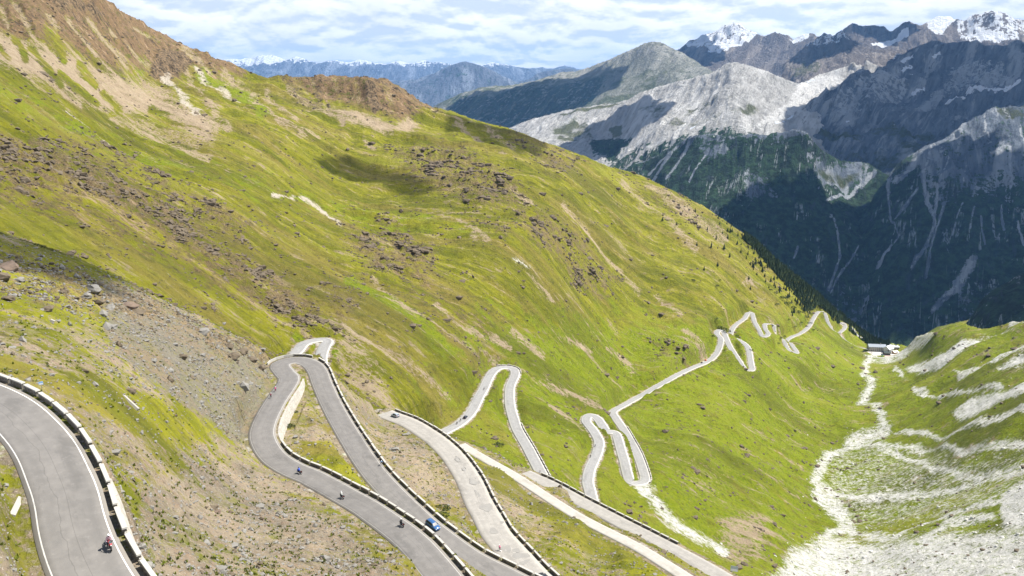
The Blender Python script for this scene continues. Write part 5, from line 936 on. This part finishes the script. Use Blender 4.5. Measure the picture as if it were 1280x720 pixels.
# car
GLS=col('car_glass',(.02,.025,.03),.06,.7)
def car(nm,u,v,paint,label,rev=False,cat='car',lat=None,simple=False,tall=0):
    root=bpy.data.objects.new('car',None); link(root); at_road(root,nm,u,v,rev); tag(root,label,cat,'cars on the pass road'); pm=col('car_%s'%paint[0],paint[1],.25,.6)
    def sec(x,w,z0,zb,zr,wr): # cross section: sill, flank, belt, roof
        return [(x,-w*.92,z0),(x,-w,z0+.16),(x,-w,zb-.12),(x,-w*.94,zb),(x,-wr,zr-.07),(x,-wr*.82,zr),(x,wr*.82,zr),(x,wr,zr-.07),(x,w*.94,zb),(x,w,zb-.12),(x,w,z0+.16),(x,w*.92,z0)]
    T=tall; S=[sec(-2.28,.74,.42,.80,.86,.62),sec(-2.22,.84,.28,.98,1.05,.72),sec(-2.0,.88,.24,1.0,1.42+T,.62),sec(-1.7,.9,.24,1.0,1.52+T,.64),sec(-.6,.91,.22,.98,1.56+T,.66),sec(.3,.91,.22,.97,1.52+T,.64),sec(.62,.91,.22,.97,1.36+T*.7,.64),sec(1.15,.9,.23,.96,1.03,.72),sec(1.5,.89,.24,.92,.98,.70),sec(2.05,.83,.26,.80,.86,.62),sec(2.26,.68,.34,.66,.70,.5)]
    bm=bmesh.new(); loft(bm,S); bobj('body',bm,[pm],root,True)
    def pane(name,pts,m=GLS):
        bm=bmesh.new(); c=Vector((0,0,.9)); vs=[bm.verts.new(p) for p in pts]; n=(Vector(pts[1])-Vector(pts[0])).cross(Vector(pts[2])-Vector(pts[0])).normalized(); ctr=sum((Vector(p) for p in pts),Vector())/len(pts)
        if n.dot(ctr-Vector((0,0,.8)))<0: n=-n
        for v in vs: v.co+=n*.022
        vb=[bm.verts.new(v.co-n*.05) for v in vs]; k=len(vs); bm.faces.new(vs); bm.faces.new(vb[::-1])
        for i in range(k): bm.faces.new((vs[i],vb[i],vb[(i+1)%k],vs[(i+1)%k]))
        bobj(name,bm,[m],root)
    pane('windscreen',[(1.12,-.66,1.06),(1.12,.66,1.06),(.42,.55,1.47+T*.8),(.42,-.55,1.47+T*.8)]); pane('rear_window',[(-2.2,-.62,1.10),(-2.2,.62,1.10),(-2.02,.54,1.38+T),(-2.02,-.54,1.38+T)])
    for s in (-1,1):
        for x0,x1,x2,x3 in ((-1.95,-1.15,-1.12,-1.85),(-1.08,-.22,-.22,-1.04),(-.15,.92,.36,-.15)):
            y0,y1=.86*s,.68*s; pane('side_window',[(x0,y0,1.03),(x1,y0,1.03),(x2,y1,1.43+T),(x3,y1,1.43+T)])
        bm=bmesh.new(); box(bm,-2.28,-2.16,.55*s if s>0 else -.80,.80 if s>0 else -.55,.82,1.02,0,taper=.01); bobj('tail_light',bm,[col('red_lens',(.5,.02,.02),.2,.6)],root)
        bm=bmesh.new(); box(bm,2.06,2.2,.42*s if s>0 else -.72,.72 if s>0 else -.42,.62,.76,0,taper=.01); bobj('headlight',bm,[col('lamp_glass',(.8,.8,.78),.15,.6)],root)
        bm=bmesh.new(); box(bm,.62,.80,.90 if s>0 else -1.06,1.06 if s>0 else -.90,1.0,1.12,0,taper=.02); bobj('wing_mirror',bm,[pm],root)
        bm=bmesh.new(); tube(bm,(-1.7,.57*s,1.56+T),(.1,.57*s,1.57+T),.022); bobj('roof_rail',bm,[CHR],root)
        for x in (-1.38,1.38): wheel(root,x,.33,.33,.105,name='wheel',y=.80*s)
    bm=bmesh.new(); box(bm,-2.33,-2.2,-.78,.78,.36,.56,0,taper=.03); bobj('rear_bumper',bm,[BLACK],root)
    bm=bmesh.new(); box(bm,-2.345,-2.325,-.26,.26,.66,.77,0); bobj('number_plate',bm,[col('plate_white',(.7,.7,.68),.4)],root)
    return root
car('hair!',543,661,('blue',(.035,.10,.24)),'blue estate car passing between the two block walls',rev=False)
car('hair!',636,733,('pale_blue',(.35,.42,.52)),'pale blue car cut by the bottom edge, on the road below the blue car')
car('third',681,727,('black',(.015,.015,.018)),'black car at the bottom edge beside the end of the patched road wall')
car('third',494,520,('silver',(.35,.40,.46)),'silver car at the upper end of the pale patched road')
car('arm4',582,522,('black',(.015,.015,.018)),'black car on the lane climbing to the middle hairpin')
car('back',399,447,('blue_grey',(.12,.2,.3)),'blue grey car leaving the small hairpin behind the parapet')
car('arm5',882,451,('orange',(.75,.16,.03)),'orange van on the long traverse near the far hairpins','',cat='van',tall=.3)
car('arm5',877,454,('dark',(.02,.022,.03)),'dark car close behind the orange van on the long traverse')
# ---------------------------------------------------------------- signs, slabs, posts, pylon
def post_sign(u,v,h,w,hh,c,label,back=(.3,.32,.34)):
    p=look(u,v); root=bpy.data.objects.new('road_sign',None); link(root); root.location=p; a=math.atan2(p[0],p[1]); root.rotation_euler[2]=-a; tag(root,label,'sign')
    bm=bmesh.new(); tube(bm,(0,0,-.3),(0,0,h),.045); bobj('post',bm,[CHR],root); bm=bmesh.new(); box(bm,-w/2,w/2,-.06,-.03,h-hh,h,0); bobj('panel',bm,[col('panel_%s'%label,c,.5)],root); bm=bmesh.new(); box(bm,-w/2+.06,w/2-.06,-.075,-.06,h-hh+.06,h-hh*.55,0); bobj('panel_band',bm,[col('panel_band',back,.5)],root)
post_sign(53,491,1.9,.62,.55,(.25,.45,.75),'small blue and white sign on a pole behind the lower left wall',(.75,.76,.78))
post_sign(917,722,4.2,2.3,1.9,(.42,.50,.52),'grey rectangular sign box on a thin pole at the bottom edge, right of centre',(.02,.03,.03))
post_sign(326,446,1.7,.8,.6,(.55,.6,.65),'small pale sign at the left end of the hairpin parapet')
post_sign(354,441,1.7,.5,.6,(.4,.42,.45),'small grey sign in the middle of the hairpin parapet')
SLAB=plain('pale_concrete',(.33,.31,.275),.9,.1)
def slab(u,v,L,Wd,H,rot,label):
    p=look(u,v); bm=bmesh.new(); box(bm,-L/2,L/2,-Wd/2,Wd/2,-.3,H,0,taper=.06); o=bobj('concrete_slab',bm,[SLAB],None); n=zat(p[0]+1,p[1])-zat(p[0]-1,p[1]); gx=float(zat(p[0]+1.5,p[1])-zat(p[0]-1.5,p[1]))/3; gy=float(zat(p[0],p[1]+1.5)-zat(p[0],p[1]-1.5))/3; nv=Vector((-gx*.8,-gy*.8,1)).normalized(); o.rotation_mode='QUATERNION'; o.rotation_quaternion=Vector((0,0,1)).rotation_difference(nv)@Matrix.Rotation(rot,3,'Z').to_quaternion(); o.location=(p[0],p[1],p[2]+.12); tag(o,label,'slab')
slab(163,504,4.3,.9,.3,-.12,'long white concrete slab lying on the slope above the lower left bend')
slab(21,634,.75,4.0,.12,.32,'upright white concrete strip on the bank inside the lower left bend')
slab(65,403,1.0,.8,.5,.4,'small white block on the turf near the left edge')
slab(240,640,.8,.6,.3,.2,'tiny pale block on the pink debris slope') if False else None
bm=bmesh.new(); p=next(q for q in (look(1212,404+.5*i,400) for i in range(40)) if q is not None)
root=bpy.data.objects.new('pylon',None); link(root); root.location=p; tag(root,'white cross armed power pylon on the crest of the right hand hill','pylon')
WHT=plain('galvanised_steel',(.6,.62,.64),.5,.3)
for x in (-2.2,2.2): tube(bm,(x,0,-1),(x*.35,0,9),.3)
for z in (2,4.5,7): tube(bm,(-2.2+.2*z,0,z),(2.2-.2*z,0,z+.8),.16)
bobj('mast',bm,[WHT],root); bm=bmesh.new(); tube(bm,(-10,0,8.8),(10,0,8.8),.42); tube(bm,(-5,0,7.4),(5,0,7.4),.25); bobj('cross_arm',bm,[WHT],root)
# ---------------------------------------------------------------- hotel in the valley
hp=HOTEL; WHITE=plain('white_render',(.72,.70,.66),.9,.1,var=.05); ROOFG=plain('metal_roof',(.27,.30,.34),.7,.2,var=.08); PINK=plain('pink_paving',(.50,.36,.32),.9,.1); TERR=plain('pale_paving',(.58,.54,.48),.9,.1); WOOD=plain('dark_timber',(.06,.045,.035),.8); GLZ=col('window_glass',(.04,.045,.05),.15,.6); HEDGE=plain('hedge_green',(.05,.10,.04),.9); OCH=plain('ochre_render',(.55,.36,.18),.9)
ha=math.radians(-22)
def house(name,dx,dy,L,Wd,H,rise,rot,label,wall,roof,rows,cols,flatroof=False,extra=None):
    root=bpy.data.objects.new(name,None); link(root); root.location=(hp[0]+dx,hp[1]+dy,hp[2]); root.rotation_euler[2]=rot; tag(root,label,'building')
    bm=bmesh.new(); box(bm,-L/2,L/2,-Wd/2,Wd/2,-3,H,0)
    for s in (-1,1):
        if not flatroof: f=bm.faces.new([bm.verts.new((s*L/2,-Wd/2,H)),bm.verts.new((s*L/2,Wd/2,H)),bm.verts.new((s*L/2,0,H+rise))])
    bobj('wall',bm,[wall],root); e=.8
    bm=bmesh.new()
    if flatroof: box(bm,-L/2-e,L/2+e,-Wd/2-e,Wd/2+e,H,H+.5,0)
    else:
        for s in (-1,1):
            k=(Wd/2+e)/(Wd/2); loft(bm,[[(-L/2-e,0,H+rise+.02),(-L/2-e,s*Wd/2*k,H+rise-rise*k+.02),(-L/2-e,s*Wd/2*k,H+rise-rise*k+.32),(-L/2-e,0,H+rise+.34)],[(L/2+e,0,H+rise+.02),(L/2+e,s*Wd/2*k,H+rise-rise*k+.02),(L/2+e,s*Wd/2*k,H+rise-rise*k+.32),(L/2+e,0,H+rise+.34)]])
    r_=bobj('roof',bm,[roof],root)
    bm=bmesh.new(); box(bm,L*.2,L*.2+1.2,-.6,.6,H,H+rise+2,0); bobj('chimney',bm,[wall],r_)
    for i in range(rows):
        for j in range(cols):
            x=-L/2+L*(j+.5)/cols; z=H*(i+.35)/rows; w=min(1.5,L/cols*.55); bm=bmesh.new(); box(bm,x-w/2-.1,x+w/2+.1,-Wd/2-.12,-Wd/2+.02,z-.1,z+1.7,0); wo=bobj('window',bm,[WHITE],root); bm=bmesh.new(); box(bm,x-w/2,x+w/2,-Wd/2-.16,-Wd/2-.118,z,z+1.6,0); bobj('pane',bm,[GLZ],wo)
    bm=bmesh.new(); box(bm,-L*.32-.7,-L*.32+.7,-Wd/2-.2,-Wd/2-.165,0,2.2,0); bobj('door',bm,[WOOD],root)
    return root
house('hotel',-13,14,31,13,9,3.5,math.radians(-6),'long hotel block with grey metal roof and rows of windows, largest building in the valley',plain('grey_render',(.36,.34,.31),.9,.1,var=.1),ROOFG,3,9)
house('hotel_wing',6,6,15,12,8,4.5,math.radians(35),'bright white gabled wing in the middle of the valley buildings',WHITE,plain('white_roof',(.66,.68,.70),.5,.3,var=.05),2,4)
house('chalet',-3,-8,11,8,4,2.6,math.radians(-8),'dark timber chalet with wide roof in front of the white wing',WOOD,plain('dark_roof',(.045,.06,.055),.7,.2),1,4)
house('annex',24,24,19,8,4.5,1.2,math.radians(-4),'low building with a pale flat roof at the right end of the valley buildings',plain('grey_render',(.36,.34,.31),.9,.1,var=.1),plain('white_roof',(.66,.68,.70),.5,.3,var=.05),1,6,True)
house('shed',15,-2,9,6,3.5,1.5,math.radians(20),'small ochre walled shed below the white wing',OCH,plain('white_roof',(.66,.68,.70),.5,.3,var=.05),1,2)
def pad(name,pts,z,mat,th=.3):
    bm=bmesh.new(); loft(bm,[[(x,y,z-th) for x,y in pts],[(x,y,z) for x,y in pts]]); o=bobj(name,bm,[mat]); o.location=hp; tag(o,kind='structure')
pad('terrace_paving',[(-30,-14),(22,-12),(30,6),(-34,10)],.12,TERR); pad('court_paving',[(-17,-30),(3,-30),(8,-15),(-10,-15)],.16,PINK)
bm=bmesh.new(); loft(bm,[[(-.9,-9,0),(.9,-9,0),(.8,-9,1.8),(-.8,-9,1.8)],[(-.9,9,0),(.9,9,0),(.8,9,1.8),(-.8,9,1.8)]]); o=bobj('hedge',bm,[HEDGE]); o.location=(hp[0]-18,hp[1]-23,hp[2]); o.rotation_euler[2]=-.45; tag(o,'narrow green hedge on the left side of the pink court in front of the hotel','hedge')
c_=car('arm6',1096,438,('teal',(.03,.14,.18)),'teal car parked in front of the dark chalet',tall=.2); c_.location=(hp[0]-13,hp[1]-11,hp[2]+.14); c_.rotation_euler=(0,0,.5)
c_=car('arm6',1096,438,('grey',(.25,.25,.26)),'dark grey car parked at the foot of the hotel block, left end'); c_.location=(hp[0]-28,hp[1]-2,hp[2]+.14); c_.rotation_euler=(0,0,0)
